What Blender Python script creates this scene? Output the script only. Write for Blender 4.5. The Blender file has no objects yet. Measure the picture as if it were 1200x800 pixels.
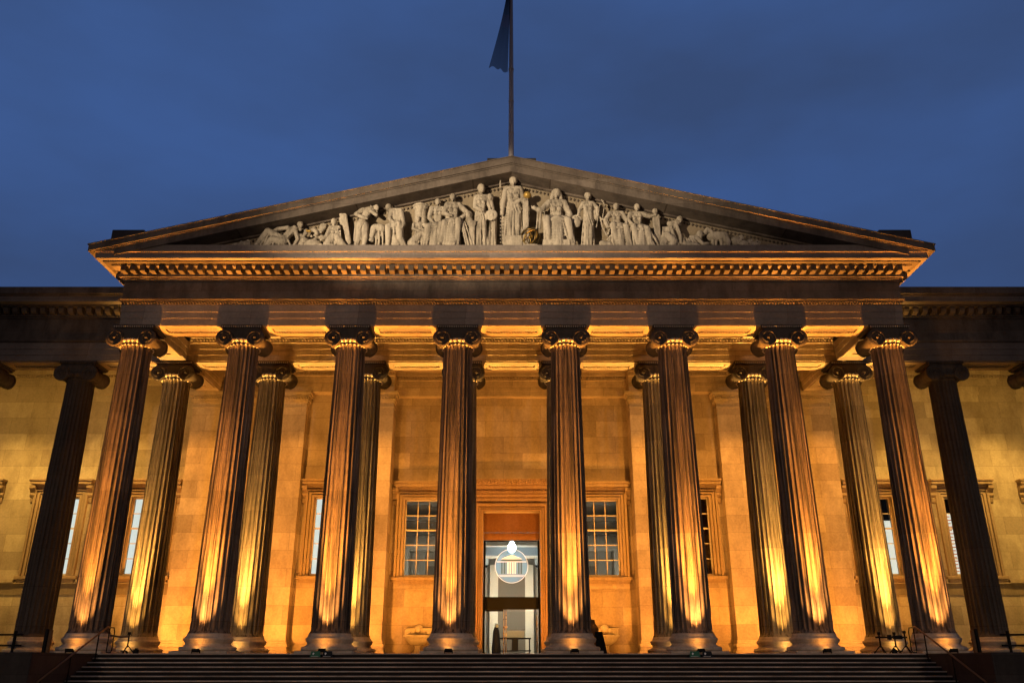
import bpy, bmesh, math, random
from mathutils import Vector, Matrix
random.seed(7)
C = bpy.context.scene.collection
PI = math.pi
R = math.radians
S = 4.85                      # column spacing in metres
H = 13.87                     # column height, floor to architrave

# ------------------------------------------------------------------ scene, camera
sc = bpy.context.scene
cam_d = bpy.data.cameras.new('camera')
cam = bpy.data.objects.new('camera', cam_d); C.objects.link(cam)
cam.location = (0.0, -35.66, -0.38)
cam.rotation_euler = (R(90 + 21.0), R(0.0), 0)
cam_d.sensor_width = 36; cam_d.lens = 29.52; cam_d.shift_x = 0.0004
cam_d.clip_start = 0.1; cam_d.clip_end = 6000
sc.camera = cam
sc.view_settings.view_transform = 'Standard'
sc.view_settings.look = 'None'
sc.view_settings.exposure = 0
sc.view_settings.gamma = 1
sc.view_settings.use_curve_mapping = False
try:
    sc.cycles.use_denoising = True
    sc.cycles.denoiser = 'OPENIMAGEDENOISE'
    sc.cycles.max_bounces = 6
    sc.cycles.diffuse_bounces = 3
    sc.cycles.glossy_bounces = 3
    sc.cycles.transparent_max_bounces = 12
    sc.cycles.sample_clamp_indirect = 4
    sc.cycles.caustics_reflective = False
    sc.cycles.caustics_refractive = False
    sc.cycles.use_light_tree = True
except Exception:
    pass

# pixel of the photograph -> point on the vertical plane y = Y (used only to read off positions)
TH = R(21.0); FP = 984.0; DC = 35.66; ZC = -0.38
def at(px, py, Y):
    u = (px - 599.5) / FP; v = (400 - py) / FP
    fy = math.cos(TH) - v * math.sin(TH); fz = math.sin(TH) + v * math.cos(TH)
    t = (Y + DC) / fy
    return Vector((u * t, Y, fz * t + ZC))

# ------------------------------------------------------------------ world
w = bpy.data.worlds.new('World'); sc.world = w; w.use_nodes = True
nt = w.node_tree; nt.nodes.clear()
def N(t, typ, **kw):
    n = t.nodes.new(typ)
    for k, v in kw.items():
        if k in n.inputs.keys() if hasattr(n.inputs, 'keys') else False: n.inputs[k].default_value = v
        else: setattr(n, k, v)
    return n
L = lambda t, a, b: t.links.new(a, b)
out = N(nt, 'ShaderNodeOutputWorld'); bg = N(nt, 'ShaderNodeBackground')
sky = N(nt, 'ShaderNodeTexSky'); sky.sky_type = 'NISHITA'; sky.sun_disc = False
sky.sun_elevation = R(1.5); sky.sun_rotation = R(200); sky.altitude = 30; sky.air_density = 1.0; sky.dust_density = 0.2; sky.ozone_density = 6.0
tc = N(nt, 'ShaderNodeTexCoord')
mp = N(nt, 'ShaderNodeMapping'); mp.inputs['Scale'].default_value = (1.3, 1.3, 3.4); mp.inputs['Location'].default_value = (0.35, 0.2, 0.1)
L(nt, tc.outputs['Generated'], mp.inputs['Vector'])
n1 = N(nt, 'ShaderNodeTexNoise'); n1.inputs['Scale'].default_value = 1.5; n1.inputs['Detail'].default_value = 5; n1.inputs['Roughness'].default_value = 0.5
L(nt, mp.outputs[0], n1.inputs['Vector'])
rp = N(nt, 'ShaderNodeValToRGB')
rp.color_ramp.elements[0].position = 0.36; rp.color_ramp.elements[0].color = (0.040, 0.074, 0.182, 1)
rp.color_ramp.elements[1].position = 0.66; rp.color_ramp.elements[1].color = (0.049, 0.107, 0.296, 1)
L(nt, n1.outputs['Fac'], rp.inputs['Fac'])
# the clear twilight sky shows thinly through an even deck of dusk cloud
mul = N(nt, 'ShaderNodeVectorMath'); mul.operation = 'SCALE'; mul.inputs['Scale'].default_value = 0.06
L(nt, sky.outputs[0], mul.inputs[0])
mx = N(nt, 'ShaderNodeMix'); mx.data_type = 'RGBA'; mx.inputs['Factor'].default_value = 0.93
L(nt, mul.outputs[0], mx.inputs['A']); L(nt, rp.outputs['Color'], mx.inputs['B'])
# made-up dim neutral sky behind the camera, so the stone fills less blue
sxyz = N(nt, 'ShaderNodeSeparateXYZ'); L(nt, tc.outputs['Generated'], sxyz.inputs[0])
mr = N(nt, 'ShaderNodeMapRange'); mr.interpolation_type = 'SMOOTHSTEP'
mr.inputs['From Min'].default_value = 0.10; mr.inputs['From Max'].default_value = -0.55
L(nt, sxyz.outputs['Y'], mr.inputs['Value'])
mx2 = N(nt, 'ShaderNodeMix'); mx2.data_type = 'RGBA'; mx2.inputs['B'].default_value = (0.060, 0.052, 0.060, 1)
L(nt, mr.outputs[0], mx2.inputs['Factor']); L(nt, mx.outputs['Result'], mx2.inputs['A'])
L(nt, mx2.outputs['Result'], bg.inputs['Color']); bg.inputs['Strength'].default_value = 1.0
L(nt, bg.outputs[0], out.inputs['Surface'])

# ------------------------------------------------------------------ materials
def mat(name, col, rough=0.85, metal=0.0, emit=None, estr=0.0):
    m = bpy.data.materials.new(name); m.use_nodes = True
    b = m.node_tree.nodes['Principled BSDF']
    b.inputs['Base Color'].default_value = (*col, 1); b.inputs['Roughness'].default_value = rough; b.inputs['Metallic'].default_value = metal
    b.inputs['Specular IOR Level'].default_value = 0.12 if max(col) < 0.05 else 0.3
    if emit: b.inputs['Emission Color'].default_value = (*emit, 1); b.inputs['Emission Strength'].default_value = estr
    t = m.node_tree
    if metal > 0 or estr == 0:
        g = N(t, 'ShaderNodeNewGeometry'); nz = N(t, 'ShaderNodeTexNoise'); nz.inputs['Scale'].default_value = 6; nz.inputs['Detail'].default_value = 6
        L(t, g.outputs['Position'], nz.inputs['Vector'])
        r = N(t, 'ShaderNodeMapRange'); r.inputs['To Min'].default_value = max(0.05, rough - 0.12); r.inputs['To Max'].default_value = min(1, rough + 0.12)
        L(t, nz.outputs['Fac'], r.inputs['Value']); L(t, r.outputs[0], b.inputs['Roughness'])
    return m

def stone(name, c1, c2, soot=(0.07, 0.055, 0.045), soot_amt=0.45, block=None, streak=(1.6, 1.6, 0.16), bvar=0.18, bump=0.25, patch=0.0, rough=0.9, vary=0.0, grime_shade=0.0, folds=0.0, edge=(0.44, 0.72)):
    m = bpy.data.materials.new(name); m.use_nodes = True; t = m.node_tree
    b = t.nodes['Principled BSDF']; b.inputs['Specular IOR Level'].default_value = 0.25
    g = N(t, 'ShaderNodeNewGeometry')
    big = N(t, 'ShaderNodeTexNoise'); big.inputs['Scale'].default_value = 0.35; big.inputs['Detail'].default_value = 6; big.inputs['Roughness'].default_value = 0.6
    L(t, g.outputs['Position'], big.inputs['Vector'])
    r1 = N(t, 'ShaderNodeMapRange'); r1.inputs['From Min'].default_value = 0.32; r1.inputs['From Max'].default_value = 0.68
    L(t, big.outputs['Fac'], r1.inputs['Value'])
    m1 = N(t, 'ShaderNodeMix'); m1.data_type = 'RGBA'; m1.inputs['A'].default_value = (*c1, 1); m1.inputs['B'].default_value = (*c2, 1)
    L(t, r1.outputs[0], m1.inputs['Factor'])
    col = m1.outputs['Result']
    hgt = None
    if block:
        sp = N(t, 'ShaderNodeSeparateXYZ'); L(t, g.outputs['Position'], sp.inputs[0])
        ad = N(t, 'ShaderNodeMath'); ad.operation = 'ADD'; L(t, sp.outputs['X'], ad.inputs[0]); L(t, sp.outputs['Y'], ad.inputs[1])
        ad2 = N(t, 'ShaderNodeMath'); ad2.operation = 'ADD'; L(t, ad.outputs[0], ad2.inputs[0]); ad2.inputs[1].default_value = 211.3
        az = N(t, 'ShaderNodeMath'); az.operation = 'ADD'; L(t, sp.outputs['Z'], az.inputs[0]); az.inputs[1].default_value = 50 * block[1] + block[2]
        cb = N(t, 'ShaderNodeCombineXYZ'); L(t, ad2.outputs[0], cb.inputs['X']); L(t, az.outputs[0], cb.inputs['Y'])
        br = N(t, 'ShaderNodeTexBrick'); br.inputs['Scale'].default_value = 1.0
        br.inputs['Brick Width'].default_value = block[0]; br.inputs['Row Height'].default_value = block[1]
        br.inputs['Mortar Size'].default_value = 0.008; br.inputs['Mortar Smooth'].default_value = 0.3; br.inputs['Bias'].default_value = 0.0
        v = bvar
        br.inputs['Color1'].default_value = (1 - v, 1 - v * 1.1, 1 - v * 1.2, 1); br.inputs['Color2'].default_value = (1 + v, 1 + v, 1 + v * 0.9, 1)
        br.inputs['Mortar'].default_value = (0.55, 0.5, 0.45, 1)
        L(t, cb.outputs[0], br.inputs['Vector'])
        mm = N(t, 'ShaderNodeMix'); mm.data_type = 'RGBA'; mm.blend_type = 'MULTIPLY'; mm.inputs['Factor'].default_value = 1
        L(t, col, mm.inputs['A']); L(t, br.outputs['Color'], mm.inputs['B']); col = mm.outputs['Result']
        hgt = br.outputs['Fac']
        if patch > 0:      # newer replacement stones, sharp-edged and paler
            b2 = N(t, 'ShaderNodeTexBrick'); b2.inputs['Scale'].default_value = 1.0
            b2.inputs['Brick Width'].default_value = block[0] * 0.5; b2.inputs['Row Height'].default_value = block[1] * 0.5
            b2.inputs['Mortar Size'].default_value = 0.0; b2.inputs['Color1'].default_value = (0, 0, 0, 1); b2.inputs['Color2'].default_value = (1, 1, 1, 1)
            L(t, cb.outputs[0], b2.inputs['Vector'])
            gt = N(t, 'ShaderNodeMath'); gt.operation = 'GREATER_THAN'; gt.inputs[1].default_value = 1 - patch
            L(t, b2.outputs['Color'], gt.inputs[0])
            ml = N(t, 'ShaderNodeMath'); ml.operation = 'MULTIPLY'; ml.inputs[1].default_value = 0.45; L(t, gt.outputs[0], ml.inputs[0])
            mp_ = N(t, 'ShaderNodeMix'); mp_.data_type = 'RGBA'; mp_.inputs['B'].default_value = (min(1, c2[0] * 1.5), min(1, c2[1] * 1.5), min(1, c2[2] * 1.5), 1)
            L(t, ml.outputs[0], mp_.inputs['Factor']); L(t, col, mp_.inputs['A']); col = mp_.outputs['Result']
    mpn = N(t, 'ShaderNodeMapping'); mpn.inputs['Scale'].default_value = streak
    L(t, g.outputs['Position'], mpn.inputs['Vector'])
    st = N(t, 'ShaderNodeTexNoise'); st.inputs['Scale'].default_value = 1.6; st.inputs['Detail'].default_value = 8; st.inputs['Roughness'].default_value = 0.65
    L(t, mpn.outputs[0], st.inputs['Vector'])
    r2 = N(t, 'ShaderNodeMapRange'); r2.inputs['From Min'].default_value = edge[0]; r2.inputs['From Max'].default_value = edge[1]; r2.inputs['To Max'].default_value = soot_amt
    L(t, st.outputs['Fac'], r2.inputs['Value'])
    m2 = N(t, 'ShaderNodeMix'); m2.data_type = 'RGBA'; m2.inputs['B'].default_value = (*soot, 1)
    L(t, r2.outputs[0], m2.inputs['Factor']); L(t, col, m2.inputs['A'])
    fine = N(t, 'ShaderNodeTexNoise'); fine.inputs['Scale'].default_value = 9; fine.inputs['Detail'].default_value = 7; fine.inputs['Roughness'].default_value = 0.7
    L(t, g.outputs['Position'], fine.inputs['Vector'])
    r3 = N(t, 'ShaderNodeMapRange'); r3.inputs['From Min'].default_value = 0.3; r3.inputs['From Max'].default_value = 0.7; r3.inputs['To Min'].default_value = 0.82; r3.inputs['To Max'].default_value = 1.12
    L(t, fine.outputs['Fac'], r3.inputs['Value'])
    m3 = N(t, 'ShaderNodeVectorMath'); m3.operation = 'SCALE'
    colo = m2.outputs['Result']
    if grime_shade > 0:          # dirt in the hollows of carving, deepened as painted fold shade
        mg = N(t, 'ShaderNodeMapRange'); mg.inputs['From Min'].default_value = 0.455; mg.inputs['From Max'].default_value = 0.500; mg.inputs['To Min'].default_value = grime_shade; mg.inputs['To Max'].default_value = 0.0
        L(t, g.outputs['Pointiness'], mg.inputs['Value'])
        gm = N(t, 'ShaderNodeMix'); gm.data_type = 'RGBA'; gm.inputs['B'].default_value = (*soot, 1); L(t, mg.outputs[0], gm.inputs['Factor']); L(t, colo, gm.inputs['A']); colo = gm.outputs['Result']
    if vary > 0:
        oi = N(t, 'ShaderNodeObjectInfo'); vr = N(t, 'ShaderNodeMapRange'); vr.inputs['To Min'].default_value = 1 - vary; vr.inputs['To Max'].default_value = 1 + vary
        L(t, oi.outputs['Random'], vr.inputs['Value']); vs = N(t, 'ShaderNodeVectorMath'); vs.operation = 'SCALE'; L(t, colo, vs.inputs[0]); L(t, vr.outputs[0], vs.inputs['Scale']); colo = vs.outputs[0]
    L(t, colo, m3.inputs[0]); L(t, r3.outputs[0], m3.inputs['Scale'])
    L(t, m3.outputs[0], b.inputs['Base Color'])
    b.inputs['Roughness'].default_value = rough
    bp = N(t, 'ShaderNodeBump'); bp.inputs['Strength'].default_value = bump; bp.inputs['Distance'].default_value = 0.03
    if hgt is not None:
        sb = N(t, 'ShaderNodeMath'); sb.operation = 'SUBTRACT'; L(t, fine.outputs['Fac'], sb.inputs[0]); L(t, hgt, sb.inputs[1]); L(t, sb.outputs[0], bp.inputs['Height'])
    else:
        L(t, fine.outputs['Fac'], bp.inputs['Height'])
    if folds > 0:          # shallow carved drapery folds running down the cloth
        mf = N(t, 'ShaderNodeMapping'); mf.inputs['Scale'].default_value = (4.2, 4.2, 0.8); L(t, g.outputs['Position'], mf.inputs['Vector'])
        nf_ = N(t, 'ShaderNodeTexNoise'); nf_.inputs['Scale'].default_value = 1.5; nf_.inputs['Detail'].default_value = 2.5; nf_.inputs['Distortion'].default_value = 0.7; L(t, mf.outputs[0], nf_.inputs['Vector'])
        b2_ = N(t, 'ShaderNodeBump'); b2_.inputs['Strength'].default_value = 1.0; b2_.inputs['Distance'].default_value = folds
        L(t, nf_.outputs['Fac'], b2_.inputs['Height']); L(t, bp.outputs[0], b2_.inputs['Normal']); L(t, b2_.outputs[0], b.inputs['Normal'])
    else:
        L(t, bp.outputs[0], b.inputs['Normal'])
    return m

M = {}
M['column'] = stone('column_stone', (0.24, 0.175, 0.13), (0.13, 0.096, 0.075), (0.032, 0.026, 0.022), 0.95, block=(60.0, 1.72, 0.5), streak=(4.6, 4.6, 0.12), bvar=0.24, bump=0.5, vary=0.2, edge=(0.45, 0.60))
M['column_in'] = stone('inner_column_stone', (0.33, 0.265, 0.18), (0.20, 0.16, 0.105), (0.04, 0.032, 0.02), 0.9, block=(60.0, 1.72, 0.5), streak=(4.6, 4.6, 0.13), bvar=0.24, bump=0.45, vary=0.15, edge=(0.46, 0.64))
M['column_wing'] = stone('dark_column_stone', (0.13, 0.105, 0.085), (0.09, 0.07, 0.055), (0.03, 0.025, 0.02), 0.7, block=(60.0, 1.72, 0.5), streak=(3.2, 3.2, 0.13), bvar=0.12, bump=0.3)  # same column stone in a much darker tone for the wings
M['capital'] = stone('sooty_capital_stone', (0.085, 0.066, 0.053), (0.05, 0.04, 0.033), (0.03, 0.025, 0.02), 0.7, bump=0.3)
M['base'] = stone('base_stone', (0.60, 0.50, 0.38), (0.46, 0.38, 0.29), (0.14, 0.11, 0.09), 0.5, bump=0.3)
M['entab'] = stone('weathered_entablature_stone', (0.19, 0.15, 0.12), (0.115, 0.09, 0.072), (0.04, 0.03, 0.026), 0.8, block=(4.85, 1.3, 0.1), streak=(0.9, 0.9, 0.3), bvar=0.16, patch=0.035)
M['arch'] = stone('architrave_stone', (0.27, 0.225, 0.195), (0.19, 0.155, 0.135), (0.10, 0.08, 0.065), 0.4, block=(4.85, 3.0, 1.2), streak=(0.8, 0.8, 0.6), bvar=0.22)
M['modillion'] = stone('modillion_stone', (0.14, 0.105, 0.072), (0.08, 0.062, 0.045), (0.04, 0.03, 0.025), 0.5, bump=0.2)
M['soffit'] = stone('soffit_stone', (0.37, 0.275, 0.18), (0.30, 0.22, 0.14), (0.14, 0.10, 0.06), 0.5, bump=0.15)
M['wall'] = stone('ashlar_wall', (0.45, 0.35, 0.24), (0.36, 0.275, 0.18), (0.15, 0.105, 0.06), 0.55, block=(2.1, 0.92, 0.33), streak=(0.7, 0.7, 0.35), bvar=0.19, patch=0.014, bump=0.4)
M['wall_wing'] = stone('wing_ashlar_wall', (0.47, 0.385, 0.265), (0.37, 0.30, 0.20), (0.2, 0.15, 0.09), 0.7, block=(2.1, 0.92, 0.33), streak=(0.7, 0.7, 0.35), bvar=0.22, patch=0.02, bump=0.4)
M['trim'] = stone('trim_stone', (0.45, 0.35, 0.23), (0.35, 0.27, 0.17), (0.15, 0.11, 0.07), 0.4, bump=0.15)
M['door_trim'] = stone('door_trim_stone', (0.31, 0.19, 0.10), (0.21, 0.125, 0.065), (0.14, 0.08, 0.04), 0.4, bump=0.15)
M['band'] = stone('brown_band_stone', (0.27, 0.205, 0.13), (0.20, 0.15, 0.095), (0.12, 0.09, 0.05), 0.5, bump=0.2)
M['window_trim'] = stone('window_trim_stone', (0.38, 0.27, 0.16), (0.28, 0.195, 0.115), (0.13, 0.09, 0.05), 0.45, bump=0.15)
M['tymp'] = stone('tympanum_stone', (0.34, 0.27, 0.18), (0.27, 0.21, 0.14), (0.12, 0.095, 0.07), 0.4, block=(2.4, 0.8, 0.2), bvar=0.10)
M['statue'] = stone('statue_stone', (0.60, 0.51, 0.39), (0.48, 0.40, 0.30), (0.055, 0.043, 0.032), 0.75, streak=(1.6, 1.6, 0.6), bump=0.25, grime_shade=0.92, vary=0.08, folds=0.06)
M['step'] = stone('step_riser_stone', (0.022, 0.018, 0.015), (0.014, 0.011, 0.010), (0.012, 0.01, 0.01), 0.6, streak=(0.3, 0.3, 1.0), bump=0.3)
M['nosing'] = stone('worn_lit_edge_stone', (0.66, 0.55, 0.44), (0.48, 0.40, 0.32), (0.08, 0.065, 0.055), 0.75, streak=(0.35, 2.0, 0.6), bump=0.3)  # worn edge made paler to carry the light its rounding catches
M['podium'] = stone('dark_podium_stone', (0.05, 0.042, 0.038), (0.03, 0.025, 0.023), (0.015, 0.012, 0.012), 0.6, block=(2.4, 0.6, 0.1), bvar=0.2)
M['podium_low'] = stone('podium_plinth_stone', (0.13, 0.115, 0.11), (0.08, 0.07, 0.068), (0.03, 0.026, 0.025), 0.6, block=(2.4, 0.8, 0.1), bvar=0.2)
M['paving'] = stone('paving_stone', (0.22, 0.20, 0.17), (0.17, 0.15, 0.13), (0.08, 0.07, 0.06), 0.4, bump=0.2)
M['ground'] = stone('forecourt_paving', (0.16, 0.15, 0.135), (0.12, 0.11, 0.10), (0.06, 0.055, 0.05), 0.4, bump=0.2)
M['roof'] = stone('lead_roof', (0.10, 0.10, 0.105), (0.07, 0.07, 0.075), (0.04, 0.04, 0.04), 0.4, bump=0.1)
M['plinth_dark'] = stone('dark_roof_stone', (0.055, 0.05, 0.055), (0.04, 0.036, 0.04), (0.02, 0.02, 0.02), 0.5)
M['gold'] = mat('gilded_metal', (0.60, 0.37, 0.09), 0.38, 0.55)
M['dark_metal'] = mat('black_painted_metal', (0.006, 0.006, 0.006), 0.6)
M['rail'] = mat('brown_bronze_rail', (0.20, 0.11, 0.06), 0.4, 0.5)
M['brass'] = mat('brass', (0.7, 0.5, 0.22), 0.3, 0.9)
M['pole'] = mat('flagpole_paint', (0.42, 0.37, 0.39), 0.5)
M['window_frame'] = mat('cream_window_paint', (0.62, 0.52, 0.38), 0.5)
M['head_panel'] = stone('bronze_brown_panel', (0.27, 0.13, 0.05), (0.20, 0.09, 0.035), (0.12, 0.055, 0.02), 0.4, bump=0.08)
M['int_wall'] = mat('lobby_plaster', (0.36, 0.32, 0.27), 0.8)
M['int_pale'] = mat('lobby_pale_stone', (0.74, 0.66, 0.55), 0.7)
M['int_mid'] = mat('lobby_grey_stone', (0.33, 0.30, 0.26), 0.75)
M['int_dark'] = mat('lobby_taupe_wall', (0.20, 0.16, 0.125), 0.8)
M['int_floor'] = mat('lobby_floor', (0.3, 0.26, 0.21), 0.4)
M['blind'] = mat('backlit_white_blind', (0.5, 0.5, 0.48), 0.9, 0, (1.0, 1.0, 0.92), 0.80)
M['blind_warm'] = mat('backlit_cream_blind', (0.8, 0.75, 0.65), 0.9, 0, (1.0, 0.93, 0.78), 0.85)
M['shutter'] = stone('brown_shutter', (0.24, 0.115, 0.045), (0.17, 0.08, 0.03), (0.08, 0.035, 0.015), 0.4, bump=0.1)
M['lamp'] = mat('lamp_globe', (0.9, 0.95, 1), 0.5, 0, (0.86, 0.96, 1.0), 40)
M['lens'] = mat('floodlight_lens', (0.9, 0.8, 0.6), 0.3, 0, (1.0, 0.55, 0.16), 6)
M['green'] = mat('green_sign', (0.02, 0.13, 0.07), 0.5)
M['navy'] = mat('dark_sign', (0.012, 0.018, 0.022), 0.5)
M['white'] = mat('white_print', (0.8, 0.8, 0.78), 0.6)
M['redmark'] = mat('faded_red_print', (0.6, 0.2, 0.13), 0.8, 0, (0.9, 0.3, 0.18), 0.5)
M['beam_grey'] = mat('lobby_blue_grey_beam', (0.22, 0.26, 0.28), 0.7)
M['desk'] = mat('dark_desk', (0.03, 0.028, 0.026), 0.4)
M['screen'] = mat('pale_panel', (0.6, 0.66, 0.7), 0.5)
M['basin'] = stone('pale_basin_stone', (0.62, 0.53, 0.38), (0.50, 0.42, 0.3), (0.25, 0.2, 0.13), 0.5, bump=0.2)
M['urn'] = stone('brown_stone', (0.17, 0.09, 0.04), (0.12, 0.06, 0.025), (0.05, 0.03, 0.015), 0.5)

def glass_mat():
    m = bpy.data.materials.new('window_glass'); m.use_nodes = True; t = m.node_tree; t.nodes.clear()
    o = N(t, 'ShaderNodeOutputMaterial'); a = N(t, 'ShaderNodeBsdfTransparent'); a.inputs['Color'].default_value = (0.9, 0.95, 0.95, 1)
    gl = N(t, 'ShaderNodeBsdfGlossy'); gl.inputs['Roughness'].default_value = 0.03; gl.inputs['Color'].default_value = (0.9, 0.9, 0.9, 1)
    f = N(t, 'ShaderNodeFresnel'); f.inputs['IOR'].default_value = 1.35
    x = N(t, 'ShaderNodeMixShader'); L(t, f.outputs[0], x.inputs[0]); L(t, a.outputs[0], x.inputs[1]); L(t, gl.outputs[0], x.inputs[2]); L(t, x.outputs[0], o.inputs['Surface'])
    return m
M['glass'] = glass_mat()
def etched_mat(name, col, alpha):
    m = bpy.data.materials.new(name); m.use_nodes = True; t = m.node_tree; t.nodes.clear()
    o = N(t, 'ShaderNodeOutputMaterial'); a = N(t, 'ShaderNodeBsdfTransparent'); d = N(t, 'ShaderNodeBsdfTranslucent'); d.inputs['Color'].default_value = (*col, 1)
    e = N(t, 'ShaderNodeBsdfDiffuse'); e.inputs['Color'].default_value = (*col, 1)
    s_ = N(t, 'ShaderNodeMixShader'); s_.inputs[0].default_value = 0.06; L(t, d.outputs[0], s_.inputs[1]); L(t, e.outputs[0], s_.inputs[2])
    x = N(t, 'ShaderNodeMixShader'); x.inputs[0].default_value = alpha; L(t, a.outputs[0], x.inputs[1]); L(t, s_.outputs[0], x.inputs[2]); L(t, x.outputs[0], o.inputs['Surface'])
    return m
M['etched'] = mat('etched_glass_glow', (0.8, 0.85, 0.88), 0.6, 0, (0.80, 0.94, 1.0), 0.36)  # slight glow put in for lantern light coming through the etching
M['frosted'] = etched_mat('frosted_blue_glass', (0.55, 0.80, 1.0), 0.5)

def flag_mat():
    m = bpy.data.materials.new('flag_cloth'); m.use_nodes = True; t = m.node_tree
    b = t.nodes['Principled BSDF']; b.inputs['Roughness'].default_value = 0.9
    uv = N(t, 'ShaderNodeUVMap'); sp = N(t, 'ShaderNodeSeparateXYZ'); L(t, uv.outputs[0], sp.inputs[0])
    r = N(t, 'ShaderNodeValToRGB'); r.color_ramp.interpolation = 'CONSTANT'
    e = r.color_ramp.elements; e[0].position = 0; e[0].color = (0.010, 0.010, 0.024, 1); e[1].position = 0.40; e[1].color = (0.08, 0.015, 0.03, 1)
    k = e.new(0.54); k.color = (0.014, 0.016, 0.042, 1)
    L(t, sp.outputs['Y'], r.inputs['Fac']); L(t, r.outputs[0], b.inputs['Base Color'])
    o = t.nodes['Material Output']; tr = N(t, 'ShaderNodeBsdfTransparent'); x = N(t, 'ShaderNodeMixShader'); fr = N(t, 'ShaderNodeMapRange'); fr.inputs['From Min'].default_value = 0.2; fr.inputs['To Min'].default_value = 0.98; fr.inputs['To Max'].default_value = 0.72; L(t, sp.outputs['Y'], fr.inputs['Value']); L(t, fr.outputs[0], x.inputs[0])
    L(t, tr.outputs[0], x.inputs[1]); L(t, b.outputs[0], x.inputs[2]); L(t, x.outputs[0], o.inputs['Surface'])
    return m
M['flag'] = flag_mat()

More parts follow.
